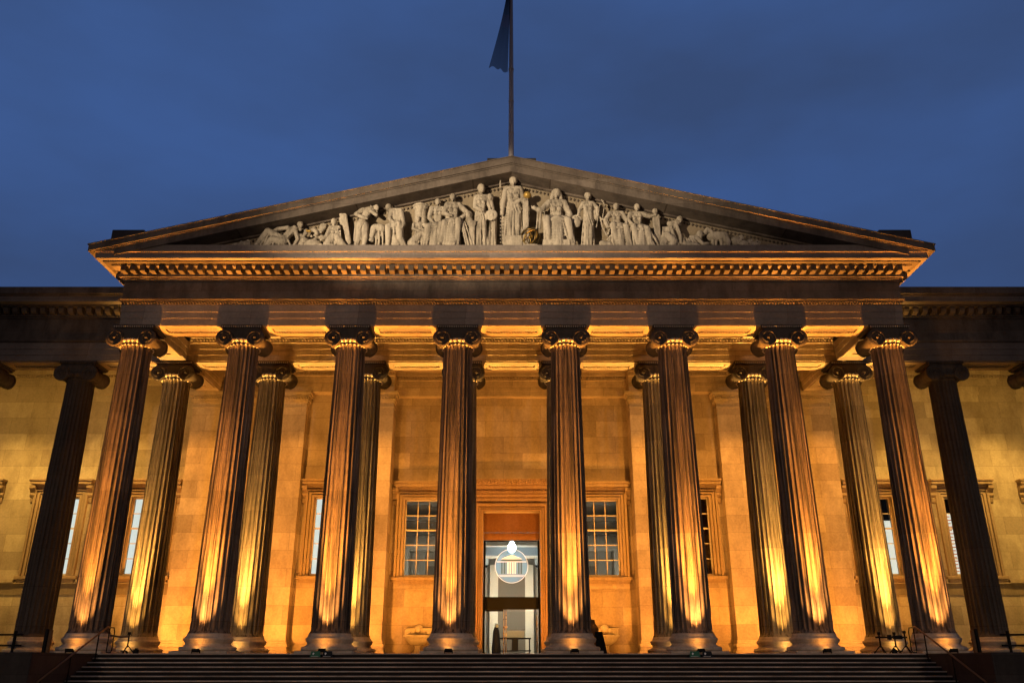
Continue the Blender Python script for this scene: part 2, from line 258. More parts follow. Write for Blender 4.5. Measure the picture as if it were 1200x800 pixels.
# ------------------------------------------------------------------ mesh helpers
class MB:
    def __init__(s): s.bm = bmesh.new()
    def box(s, x0, x1, y0, y1, z0, z1, bev=0.0):
        bm = s.bm
        v = [bm.verts.new((x, y, z)) for x in (x0, x1) for y in (y0, y1) for z in (z0, z1)]
        f = [(0, 1, 3, 2), (4, 6, 7, 5), (0, 4, 5, 1), (2, 3, 7, 6), (0, 2, 6, 4), (1, 5, 7, 3)]
        fs = [bm.faces.new([v[i] for i in q]) for q in f]
        if bev > 0:
            ed = list({e for q in fs for e in q.edges})
            bmesh.ops.bevel(bm, geom=ed, offset=bev, segments=1, affect='EDGES', profile=0.5)
        return s
    def prism(s, pts, axis, a0, a1):
        """pts: polygon in the two other axes (order x,y,z without axis), extruded along axis from a0 to a1"""
        bm = s.bm
        def mk(p, a):
            if axis == 'x': return (a, p[0], p[1])
            if axis == 'y': return (p[0], a, p[1])
            return (p[0], p[1], a)
        A = [bm.verts.new(mk(p, a0)) for p in pts]; B = [bm.verts.new(mk(p, a1)) for p in pts]
        n = len(pts)
        bm.faces.new(A); bm.faces.new(B[::-1])
        for i in range(n): bm.faces.new((A[i], B[i], B[(i + 1) % n], A[(i + 1) % n]))
        return s
    def lathe(s, prof, seg=32, cx=0, cy=0, a0=0.0, a1=2 * PI, axis='z', o=(0, 0, 0), smooth=True):
        bm = s.bm; full = abs(a1 - a0 - 2 * PI) < 1e-6
        n = seg if full else seg + 1
        rings = []
        for r, z in prof:
            ring = []
            for i in range(n):
                a = a0 + (a1 - a0) * i / seg
                p = (r * math.cos(a), r * math.sin(a), z)
                if axis == 'y': p = (p[0], z, p[1])
                ring.append(bm.verts.new((p[0] + cx + o[0], p[1] + cy + o[1], p[2] + o[2])))
            rings.append(ring)
        for a, b in zip(rings, rings[1:]):
            for i in range(seg):
                j = (i + 1) % n
                f = bm.faces.new((a[i], a[j], b[j], b[i])); f.smooth = smooth
        if full:
            bm.faces.new(rings[0][::-1]); bm.faces.new(rings[-1])
        return s
    def tube(s, pts, r, seg=8, cap=True, r2=None):
        bm = s.bm; pts = [Vector(p) for p in pts]; n = len(pts); rings = []
        for i, p in enumerate(pts):
            d = (pts[min(i + 1, n - 1)] - pts[max(i - 1, 0)]).normalized()
            up = Vector((0, 0, 1)) if abs(d.z) < 0.9 else Vector((0, 1, 0))
            u = d.cross(up).normalized(); v = d.cross(u)
            rr = r if r2 is None else r + (r2 - r) * i / (n - 1)
            rings.append([bm.verts.new(p + (u * math.cos(2 * PI * k / seg) + v * math.sin(2 * PI * k / seg)) * rr) for k in range(seg)])
        for a, b in zip(rings, rings[1:]):
            for k in range(seg):
                f = bm.faces.new((a[k], a[(k + 1) % seg], b[(k + 1) % seg], b[k])); f.smooth = True
        if cap: bm.faces.new(rings[0][::-1]); bm.faces.new(rings[-1])
        return s
    def ball(s, c, r, sub=1, sc_=(1, 1, 1), smooth=True):
        m = Matrix.Translation(c) @ Matrix.Diagonal((sc_[0] * r, sc_[1] * r, sc_[2] * r, 1))
        g = bmesh.ops.create_icosphere(s.bm, subdivisions=sub, radius=1, matrix=m)
        if smooth:
            for v in g['verts']:
                for f in v.link_faces: f.smooth = True
        return s
    def bead(s, c, rx, ry, rz):
        bm = s.bm; x, y, z = c
        t = bm.verts.new((x, y, z + rz)); d = bm.verts.new((x, y, z - rz))
        ring = [bm.verts.new((x + rx * math.cos(a), y + ry * math.sin(a), z)) for a in (0, PI / 3, 2 * PI / 3, PI, 4 * PI / 3, 5 * PI / 3)]
        for i in range(6):
            j = (i + 1) % 6
            for q in ((t, ring[i], ring[j]), (d, ring[j], ring[i])):
                f = bm.faces.new(q); f.smooth = True
        return s
    def beads_x(s, x0, x1, y, z, pitch, rx, ry, rz):
        n = max(1, int((x1 - x0) / pitch))
        for i in range(n): s.bead((x0 + (i + 0.5) * (x1 - x0) / n, y, z), rx, ry, rz)
        return s
    def beads_y(s, y0, y1, x, z, pitch, rx, ry, rz):
        n = max(1, int((y1 - y0) / pitch))
        for i in range(n): s.bead((x, y0 + (i + 0.5) * (y1 - y0) / n, z), rx, ry, rz)
        return s
    def wall(s, x0, x1, z0, z1, y0, y1, holes=()):
        bm = s.bm
        xs = sorted({x0, x1, *[h[0] for h in holes], *[h[1] for h in holes]}); zs = sorted({z0, z1, *[h[2] for h in holes], *[h[3] for h in holes]})
        inh = lambda x, z: any(h[0] < x < h[1] and h[2] < z < h[3] for h in holes)
        V = {}
        def v(x, y, z):
            k = (round(x, 4), round(y, 4), round(z, 4))
            if k not in V: V[k] = bm.verts.new((x, y, z))
            return V[k]
        solid = lambda i, j: 0 <= i < len(xs) - 1 and 0 <= j < len(zs) - 1 and not inh((xs[i] + xs[i + 1]) / 2, (zs[j] + zs[j + 1]) / 2)
        for i in range(len(xs) - 1):
            for j in range(len(zs) - 1):
                if not solid(i, j): continue
                a, b, c, d = xs[i], xs[i + 1], zs[j], zs[j + 1]
                bm.faces.new((v(a, y0, c), v(b, y0, c), v(b, y0, d), v(a, y0, d)))
                bm.faces.new((v(a, y1, d), v(b, y1, d), v(b, y1, c), v(a, y1, c)))
                if not solid(i - 1, j): bm.faces.new((v(a, y0, c), v(a, y0, d), v(a, y1, d), v(a, y1, c)))
                if not solid(i + 1, j): bm.faces.new((v(b, y0, d), v(b, y0, c), v(b, y1, c), v(b, y1, d)))
                if not solid(i, j - 1): bm.faces.new((v(b, y0, c), v(a, y0, c), v(a, y1, c), v(b, y1, c)))
                if not solid(i, j + 1): bm.faces.new((v(a, y0, d), v(b, y0, d), v(b, y1, d), v(a, y1, d)))
        return s
    def build(s, name, m, parent=None, loc=None):
        bmesh.ops.recalc_face_normals(s.bm, faces=s.bm.faces)
        me = bpy.data.meshes.new(name); s.bm.to_mesh(me); s.bm.free()
        o = bpy.data.objects.new(name, me); C.objects.link(o)
        me.materials.append(M[m] if isinstance(m, str) else m)
        if parent is not None: o.parent = parent
        if loc is not None: o.location = loc
        return o

def thing(name, label, cat, loc=(0, 0, 0), rz=0, group=None):
    o = bpy.data.objects.new(name, None); C.objects.link(o)
    o.location = loc; o.rotation_euler = (0, 0, rz); o.empty_display_size = 0.3
    return tag(o, label, cat, group)
def tag(o, label, cat, group=None, kind='thing'):
    o['label'] = label; o['category'] = cat; o['kind'] = kind
    if group: o['group'] = group
    return o
def struct(o): o['kind'] = 'structure'; return o
def copy_tree(o, parent=None):
    c = o.copy(); C.objects.link(c)
    if parent is not None: c.parent = parent
    for ch in list(o.children): copy_tree(ch, c)
    return c
def look(o, target):
    d = Vector(target) - o.location
    o.rotation_euler = d.to_track_quat('-Z', 'Y').to_euler()
def spot(name, loc, target, power, col, size, blend=0.6, rad=0.05):
    ld = bpy.data.lights.new(name, 'SPOT'); ld.energy = power; ld.color = col; ld.spot_size = R(size); ld.spot_blend = blend; ld.shadow_soft_size = rad
    o = bpy.data.objects.new(name, ld); C.objects.link(o); o.location = loc; look(o, target)
    return o

ORD = ['first', 'second', 'third', 'fourth', 'fifth', 'sixth', 'seventh', 'eighth']
colx = [(i - 3.5) * S for i in range(8)]

#%%COLUMNS
# ------------------------------------------------------------------ columns
RB, RT, ZS0, ZS1 = 0.775, 0.645, 0.76, 12.95
def shaft_mesh(m):
    b = MB(); bm = b.bm; nf = 24; per = 8
    zs = [ZS0, ZS0 + 0.10, ZS0 + 0.18, ZS0 + 0.26] + [ZS0 + 0.26 + (ZS1 - ZS0 - 0.5) * k / 14 for k in range(1, 15)] + [ZS1 - 0.14, ZS1 - 0.05, ZS1]
    rings = []
    for z in zs:
        t = (z - ZS0) / (ZS1 - ZS0)
        r = RB + (RT - RB) * (t ** 1.35)
        fl = 0.062
        if z <= ZS0 + 0.10: fl = 0.0
        elif z <= ZS0 + 0.19: fl = 0.035
        if z >= ZS1 - 0.06: fl = 0.0
        elif z >= ZS1 - 0.15: fl = 0.04
        if z == ZS0: r += 0.06
        ring = []
        for i in range(nf * per):
            ph = (i % per) / per
            # a narrow fillet, then a round hollow
            d = 0.0 if ph < 0.13 or ph > 0.99 else math.sqrt(max(0, 1 - ((ph - 0.56) / 0.435) ** 2))
            a = 2 * PI * i / (nf * per)
            rr = r - fl * d
            ring.append(bm.verts.new((rr * math.cos(a), rr * math.sin(a), z)))
        rings.append(ring)
    n = nf * per
    for a, c in zip(rings, rings[1:]):
        for i in range(n):
            f = bm.faces.new((a[i], a[(i + 1) % n], c[(i + 1) % n], c[i])); f.smooth = False
    return b

def volute(sx, sy, x=0.68, ang=0.0):
    """one scroll: disc, raised spiral band and eye, facing sy along Y"""
    b = MB(); bm = b.bm
    b.lathe([(0.40, 0.0), (0.40, 0.10), (0.33, 0.115), (0.03, 0.115)], 28, axis='y')
    pts = []
    for k in range(61):
        a = -PI / 2 + 2 * PI * 2.6 * k / 60; r = 0.385 * math.exp(-0.105 * (2 * PI * 2.6 * k / 60) / 1.05)
        pts.append((r * math.cos(a), 0.125, r * math.sin(a)))
    b.tube(pts, 0.036, 6, r2=0.02)
    b.ball((0, 0.13, 0), 0.075, 2)
    flip = sx * sy
    for v in bm.verts:
        v.co = Vector((-v.co.x if flip < 0 else v.co.x, v.co.y * sy, v.co.z))
    rot = Matrix.Rotation(ang, 4, 'Z')
    for v in bm.verts: v.co = rot @ v.co + Vector((sx * x, sy * 0.64, 13.22))
    return b

def make_column(mat_shaft, mat_cap, corner=0):
    t = bpy.data.objects.new('fluted_column', None); C.objects.link(t)
    ba = MB(); ba.box(-1.13, 1.13, -1.13, 1.13, 0.003, 0.10, 0.02)
    ba.build('plinth', 'base', t)
    prof = [(1.02, 0.10)]
    for k in range(9): a = -PI / 2 + PI * k / 8; prof.append((1.03 + 0.085 * math.cos(a), 0.185 + 0.085 * math.sin(a)))
    prof += [(0.95, 0.275), (0.94, 0.30)]
    for k in range(1, 6): a = PI * k / 6; prof.append((0.94 - 0.07 * math.sin(a), 0.30 + 0.15 * k / 6))
    prof += [(0.94, 0.455), (0.94, 0.475)]
    for k in range(7): a = -PI / 2 + PI * k / 6; prof.append((0.90 + 0.065 * math.cos(a), 0.545 + 0.068 * math.sin(a)))
    prof += [(0.88, 0.625), (0.88, 0.67), (0.845, 0.71), (0.835, 0.762)]
    MB().lathe(prof, 48).build('base', 'base', t)
    shaft_mesh(None).build('shaft', mat_shaft, t)
    # capital
    c = MB()
    c.box(-0.93, 0.93, -0.70, 0.70, 13.74, 13.868, 0.02)
    c.box(-0.86, 0.86, -0.64, 0.64, 13.66, 13.738)
    # channel between the scrolls, sagging in the middle
    for sy in (-1, 1):
        top = [(-0.70 + 1.4 * k / 12, 13.63) for k in range(13)]
        bot = [(0.70 - 1.4 * k / 12, 13.28 - 0.10 * math.sin(PI * k / 12) + 0.02) for k in range(13)]
        c.prism(top + bot, 'y', sy * 0.55, sy * 0.70)
        c.prism([(x, z + 0.02) for x, z in bot[::-1]] + [(x, z - 0.04) for x, z in bot], 'y', sy * 0.705, sy * 0.75)
    c.box(-0.70, 0.70, -0.55, 0.55, 13.2, 13.63)
    c.lathe([(0.64, 12.88), (0.68, 12.90), (0.68, 12.95), (0.645, 12.97), (0.65, 13.0), (0.70, 13.02), (0.79, 13.14), (0.80, 13.2), (0.6, 13.25)], 40)
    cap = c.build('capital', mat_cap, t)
    e = MB()
    for k in range(24):
        a = 2 * PI * (k + 0.5) / 24
        e.ball((0.755 * math.cos(a), 0.755 * math.sin(a), 13.10), 0.088, 1, (1, 1, 1.25))
        e.ball((0.70 * math.cos(a), 0.70 * math.sin(a), 12.925), 0.052, 1)
    e.build('egg_molding', 'base' if mat_cap != 'column_wing' else mat_cap, cap)
    for sy in (-1, 1):
        d = MB(); d.beads_x(-0.90, 0.90, sy * 0.71, 13.76, 0.10, 0.042, 0.05, 0.05)
        d.build('abacus_molding', 'base' if mat_cap != 'column_wing' else mat_cap, cap)
    for sx in (-1, 1):
        for sy in (-1, 1):
            if corner == sx: v = volute(sx, sy, 0.74)
            else: v = volute(sx, sy)
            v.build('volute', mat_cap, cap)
        bl = MB()
        prof = [(0.375 - 0.085 * math.sin(PI * k / 10), -0.65 + 1.3 * k / 10) for k in range(11)]
        bl.lathe(prof, 24, axis='y', o=(sx * 0.68, 0, 13.22))
        bl.build('bolster', mat_cap, cap)
    return t

proto_front = make_column('column', 'capital')
proto_cl = make_column('column', 'capital', -1)
proto_cr = make_column('column', 'capital', 1)
proto_in = make_column('column_in', 'capital')
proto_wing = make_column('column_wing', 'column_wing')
front_lab = [
 'outermost front column beside the handrail with the single tripod stand',
 'orange-lit front column, second in the row from the single tripod stand',
 'orange-lit front column with step signs at its foot, nearer the single tripod',
 'orange-lit front column just to the left of the glass doorway, next to the whole basin',
 'orange-lit front column just to the right of the glass doorway, beside the black board',
 'orange-lit front column with step signs at its foot, nearer the three tripods',
 'orange-lit front column second from the end with the three tripod stands',
 'outermost front column beside the three tripod stands and handrail, eighth in the front row']
for i, x in enumerate(colx):
    src = proto_cl if i == 0 else proto_cr if i == 7 else proto_front
    o = src if i in (0, 1, 7) else copy_tree(proto_front)
    o.location = (x, 0, 0)
    tag(o, front_lab[i], 'column', 'fluted columns of the front row')
back_side = ['leftmost', 'second from left', 'third from left', 'fourth from left', 'fifth from left', 'sixth from left', 'seventh from left', 'rightmost']
for i, x in enumerate(colx):
    o = proto_in if i == 0 else copy_tree(proto_in)
    o.location = (x, S, 0)
    tag(o, f'yellowish inner-row column behind the front row, {back_side[i]} of the eight inner columns', 'column', 'fluted columns of the inner row')
wl = {-4.5: 'dark wing column standing alone on the left wing, nearest the portico',
      -5.5: 'dark wing column cut off by the left picture edge, only its scroll showing',
      4.5: 'dark wing column standing alone on the right wing, nearest the portico',
      5.5: 'dark wing column cut off by the right picture edge, only its scroll showing'}
first = True
for k, lab in wl.items():
    o = proto_wing if first else copy_tree(proto_wing); first = False
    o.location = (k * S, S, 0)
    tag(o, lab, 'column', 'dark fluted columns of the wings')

#%%PORTICO
# ------------------------------------------------------------------ portico: entablature, pediment, ceiling
XF = 17.72; YF = -0.72
po = thing('portico', 'wide stone temple front with sculpted triangular pediment carried by the tall columns', 'portico')
a = MB()
def ring_box(b, x, yf, z0, z1, th=1.44, back=4.13):
    """front beam and two flank beams at half width x, face yf"""
    b.box(-x, x, yf, yf + th, z0, z1)
    for s_ in (-1, 1):
        xi = x - th
        b.box(min(s_ * x, s_ * xi), max(s_ * x, s_ * xi), yf + th, back, z0, z1)
for z0, z1, e in ((13.87, 14.17, 0.0), (14.172, 14.47, 0.022), (14.472, 14.82, 0.044)):
    b_x = XF - 0.07 + e
    a.box(-b_x, b_x, YF + 0.07 - e, -YF - 0.07 + e, z0, z1)
    for s_ in (-1, 1):
        xo, xi = s_ * b_x, s_ * (b_x - 1.3 - 2 * e)
        a.box(min(xo, xi), max(xo, xi), -YF - 0.07 + e, 4.13, z0, z1)
arch = a.build('architrave', 'arch', po)
d = MB()
d.box(-XF - 0.06, XF + 0.06, YF - 0.06, YF + 0.3, 14.95, 15.06); d.box(-XF - 0.10, XF + 0.10, YF - 0.12, YF + 0.3, 15.03, 15.075)
for s_ in (-1, 1):
    d.box(min(s_ * (XF + 0.06), s_ * (XF - .3)), max(s_ * (XF + 0.06), s_ * (XF - .3)), YF + 0.3, 4.1, 14.95, 15.06)
d.box(-XF + 0.02, XF - 0.02, YF + 0.02, YF + 0.3, 14.82, 14.95)
d.beads_x(-XF, XF, YF - 0.03, 14.885, 0.135, 0.05, 0.06, 0.062)
d.build('bead_molding', 'modillion', arch)
# soffit panels between the columns, front row
def soffit_panel(b, cx, cy, hx, hy, z, along='x'):
    """raised frame under a beam, recessed field with a bead line"""
    def bx(x0, x1, y0, y1, z0, z1):
        if along == 'x': b.box(cx + x0, cx + x1, cy + y0, cy + y1, z0, z1)
        else: b.box(cx + y0, cx + y1, cy + x0, cy + x1, z0, z1)
    w1 = 0.34
    bx(-hx, hx, -hy, -hy + 0.36, z - 0.06, z - 0.002); bx(-hx, hx, hy - 0.36, hy, z - 0.06, z - 0.002)
    bx(-hx, -hx + w1, -hy + 0.36, hy - 0.36, z - 0.06, z - 0.002); bx(hx - w1, hx, -hy + 0.36, hy - 0.36, z - 0.06, z - 0.002)
    if along == 'x':
        b.beads_x(cx - hx + w1, cx + hx - w1, cy - hy + 0.42, z - 0.03, 0.12, 0.045, 0.05, 0.05)
        b.beads_x(cx - hx + w1, cx + hx - w1, cy + hy - 0.42, z - 0.03, 0.12, 0.045, 0.05, 0.05)
for i in range(7):
    b = MB(); soffit_panel(b, (i - 3) * S, 0, 1.52, 0.645, 13.87); b.build('soffit_panel', 'soffit', arch)
for s_ in (-1, 1):
    b = MB(); soffit_panel(b, s_ * 3.5 * S, S / 2, 1.0, 0.62, 13.87, 'y'); b.build('soffit_panel', 'soffit', arch)
# frieze
f = MB(); f.box(-XF, XF, YF, -YF, 15.078, 15.95)
for s_ in (-1, 1): f.box(min(s_ * XF, s_ * (XF - 1.44)), max(s_ * XF, s_ * (XF - 1.44)), -YF, 4.1, 15.078, 15.95)
f.build('frieze', 'entab', po)
# cornice
c = MB()
def course(b, e, z0, z1, back=4.0):
    b.box(-XF - e, XF + e, YF - e, YF + 1.0, z0, z1)
    for s_ in (-1, 1): b.box(min(s_ * (XF + e), s_ * (XF - 1)), max(s_ * (XF + e), s_ * (XF - 1)), YF + 1.0, back, z0, z1)
course(c, 0.06, 15.95, 16.03); course(c, 0.13, 16.032, 16.12); course(c, 0.20, 16.122, 16.52); course(c, 0.50, 16.522, 16.60)
cor = c.build('cornice', 'entab', po)
c = MB(); course(c, 1.02, 16.66, 16.95, 3.2); c.build('corona', 'arch', cor)
c = MB(); course(c, 0.78, 16.602, 16.658, 3.2); c.beads_x(-XF - 0.5, XF + 0.5, YF - 0.52, 16.565, 0.10, 0.04, 0.05, 0.045); c.build('dentil_molding', 'modillion', cor)
c = MB(); course(c, 1.07, 16.952, 17.01, 3.2); c.build('fillet_molding', 'soffit', cor)
mo = MB()
prof = [(-0.0, 0.30), (-0.38, 0.30), (-0.38, 0.06), (-0.34, 0.03), (0, 0.03)]
mo.prism(prof, 'x', -0.115, 0.115)
mod = mo.build('modillion', 'modillion', cor)
nm = 82
for i in range(nm):
    o = mod if i == 0 else mod.copy()
    if i: C.objects.link(o)
    o.location = (-XF + 0.1 + (2 * XF - 0.2) * i / (nm - 1), YF - 0.20, 16.205)
    o.parent = cor
for s_ in (-1, 1):
    for k in range(8):
        o = mod.copy(); C.objects.link(o); o.parent = cor
        o.rotation_euler = (0, 0, s_ * PI / 2); o.location = (s_ * (XF + 0.20), YF + 0.35 + k * 0.45, 16.205)
# pediment
XT, ZT0, ZA = 19.05, 17.30, 21.92
SL = (ZA - ZT0) / XT
pe = MB(); pe.box(-XF - 1.0, XF + 1.0, YF - 1.0, 0.5, 17.012, 17.33)
ped = pe.build('pediment', 'arch', po)
ty = MB(); ty.prism([(-16.6, 17.33), (16.6, 17.33), (0, 17.33 + 16.6 * SL)], 'y', -0.78, 0.4); ty.build('tympanum', 'tymp', ped)
def rake(b, lo, hi, yf, yb, xin=0.0, xo=XT):
    """band of the raking cornice between vertical offsets lo..hi under the top edge"""
    for s_ in (-1, 1):
        zo = ZA - SL * xo
        pts = [(0, ZA - lo), (s_ * xo, zo - lo), (s_ * xo, zo - hi), (0, ZA - hi)]
        b.prism(pts, 'y', yf, yb)
r_ = MB(); rake(r_, 0.05, 0.36, -1.90, 0.6, xo=XT); rake(r_, 0.0, 0.048, -1.93, 0.6, xo=XT + 0.05); ra = r_.build('raking_sima', 'entab', ped)
r_ = MB(); rake(r_, 0.362, 0.42, -1.84, 0.5, xo=18.7)
rake(r_, 0.422, 0.78, -1.80, 0.5, xo=17.9); r_.build('raking_corona', 'entab', ped)
r_ = MB(); rake(r_, 0.782, 0.86, -0.95, -0.4, xo=16.4)
for s_ in (-1, 1):
    for k in range(88):
        x = s_ * (0.12 + k * 0.178); r_.bead((x, -0.82, ZA - SL * abs(x) - 1.0), 0.055, 0.08, 0.085)
r_.build('egg_molding', 'entab', ped)
ap = MB(); ap.box(-1.17, 1.17, -1.25, 0.6, 21.5, 22.24, 0.02)
ap.build('apex_plinth', 'plinth_dark', ped)
for s_ in (-1, 1):
    ap = MB(); ap.box(min(s_ * 17.1, s_ * 18.6), max(s_ * 17.1, s_ * 18.6), -1.0, 0.3, 17.35, 18.5, 0.02); ap.build('corner_plinth', 'plinth_dark', ped)
rf = MB()
rf.prism([(-18.6, 17.2), (18.6, 17.2), (0, 17.2 + 18.6 * SL)], 'y', 0.6, 20.0); rf.build('roof', 'roof', po)
# portico ceiling and cross beams
ce = MB(); ce.box(-16.4, 16.4, 0.72, 10.6, 15.25, 15.5)
for x in colx[1:-1]: ce.box(x - 0.45, x + 0.45, 0.72, 4.12, 15.0, 15.24); ce.box(x - 0.45, x + 0.45, 5.58, 9.2, 15.0, 15.24)
ce.build('ceiling', 'soffit', po)
ib = MB()
for z0, z1, e in ((13.87, 14.17, 0.0), (14.172, 14.47, 0.035), (14.472, 14.78, 0.07)):
    ib.box(-17.6, 17.6, S - 0.65 - e, S + 0.65 + e, z0, z1)
ib.box(-16.3, 16.3, S - 0.80, S + 0.80, 14.78, 14.86); ib.box(-16.3, 16.3, S - 0.9, S + 0.9, 15.02, 15.25); ib.box(-16.3, 16.3, S - 0.78, S + 0.78, 14.86, 15.02)
inner = ib.build('inner_beam', 'wall', po)
d = MB()
for yy in (S - 0.80, S + 0.80): d.beads_x(-16.3, 16.3, yy, 14.94, 0.16, 0.062, 0.07, 0.07)
d.build('egg_molding', 'soffit', inner)
for i in range(7):
    b = MB(); soffit_panel(b, (i - 3) * S, S, 1.52, 0.60, 13.87); b.build('soffit_panel', 'soffit', inner)
for s_ in (-1, 1):
    b = MB()
    for z0, z1, e in ((13.87, 14.17, 0.0), (14.172, 14.47, 0.035), (14.472, 15.2, 0.07)):
        x0, x1 = sorted((s_ * (3.5 * S - 0.65 - e), s_ * (3.5 * S + 0.65 + e)))
        b.box(x0, x1, S + 0.73, 9.3, z0, z1)
    cb = b.build('cross_beam', 'wall', po)
    b = MB(); soffit_panel(b, s_ * 3.5 * S, 7.2, 1.3, 0.6, 13.87, 'y'); b.build('soffit_panel', 'soffit', cb)

#%%WALLS
# ------------------------------------------------------------------ main building behind the columns
mu = thing('museum_building', 'stone museum block behind the columns with ashlar wall, tall windows and glazed doorway', 'building')
YC, YO, YA = 10.7, 10.0, 9.36         # centre wall, outer bay wall, pilaster face
WZ0, WZ1 = 4.0, 8.1
wins_c = [-S, S]; wins_o = [-2 * S, 2 * S]
b = MB(); b.wall(-1.46 * S, 1.46 * S, 0.0, 15.25, YC, YC + 0.7, [(x - 1.0, x + 1.0, WZ0, WZ1) for x in wins_c] + [(-1.55, 1.55, -0.001, 7.45)])
b.build('wall', 'wall', mu)
for s_ in (-1, 1):
    x0, x1 = sorted((s_ * 1.52 * S, s_ * 2.42 * S))
    b = MB(); b.wall(x0, x1, 0.0, 15.25, YO, YO + 0.7, [(s_ * 2 * S - 1.0, s_ * 2 * S + 1.0, WZ0, WZ1)]); b.build('wall', 'wall', mu)
PILX = [(-1.644, -1.356), (1.356, 1.644), (-3.66, -2.356), (2.356, 3.66)]
for x0, x1 in PILX:
    x0 *= S; x1 *= S
    b = MB(); b.box(x0, x1, YA, YC + 0.6, 0.0, 13.9); p = b.build('pilaster', 'wall', mu)
    b = MB()
    for e, z0, z1 in ((0.16, 0.004, 0.26), (0.10, 0.262, 0.42), (0.13, 0.422, 0.58), (0.06, 0.582, 0.70), (0.03, 0.702, 0.76)):
        b.box(x0 - e, x1 + e, YA - e, YA + 0.55, z0, z1, 0.02)
    b.build('base', 'trim', p)
    b = MB()
    for e, z0, z1 in ((0.03, 12.95, 13.02), (0.06, 13.25, 13.34), (0.12, 13.342, 13.52), (0.20, 13.60, 13.72), (0.26, 13.722, 13.86)):
        b.box(x0 - e, x1 + e, YA - e, YA + 0.55, z0, z1)
    b.box(x0 - 0.12, x1 + 0.12, YA - 0.12, YA + 0.5, 13.522, 13.598)
    b.beads_x(x0 - 0.1, x1 + 0.1, YA - 0.15, 13.44, 0.15, 0.055, 0.06, 0.07); b.beads_x(x0 - 0.15, x1 + 0.15, YA - 0.18, 13.56, 0.11, 0.04, 0.05, 0.04)
    b.build('capital', 'trim', p)
# entablature along the wall head
def wall_entab(x0, x1, yf):
    b = MB()
    for z0, z1, e in ((13.9, 14.2, 0.10), (14.202, 14.5, 0.13), (14.502, 14.78, 0.16), (14.782, 14.86, 0.26), (14.862, 15.02, 0.22), (15.022, 15.25, 0.34)):
        b.box(x0, x1, yf - e, yf + 0.9, z0, z1)
    o = b.build('wall_entablature', 'wall', mu)
    d = MB(); d.beads_x(x0, x1, yf - 0.25, 14.94, 0.16, 0.062, 0.07, 0.07); d.build('egg_molding', 'soffit', o)
wall_entab(-1.356 * S, 1.356 * S, 10.35)
for s_ in (-1, 1):
    x0, x1 = sorted((s_ * 1.358 * S, s_ * 3.66 * S)); wall_entab(x0, x1, YA + 0.12)

def console(b, cx, y, z0, z1, wd=0.15):
    h = z1 - z0
    pr = [(y, z0), (y - 0.10, z0 + 0.02), (y - 0.17, z0 + 0.10 * h / 0.5), (y - 0.14, z0 + 0.2 * h / 0.5), (y - 0.22, z0 + 0.30 * h / 0.5), (y - 0.34, z0 + 0.38 * h / 0.5), (y - 0.34, z1), (y, z1)]
    b.prism(pr, 'x', cx - wd, cx + wd)
    b.lathe([(0.085, -wd - 0.01), (0.085, wd + 0.01)], 10, axis='y') if False else None

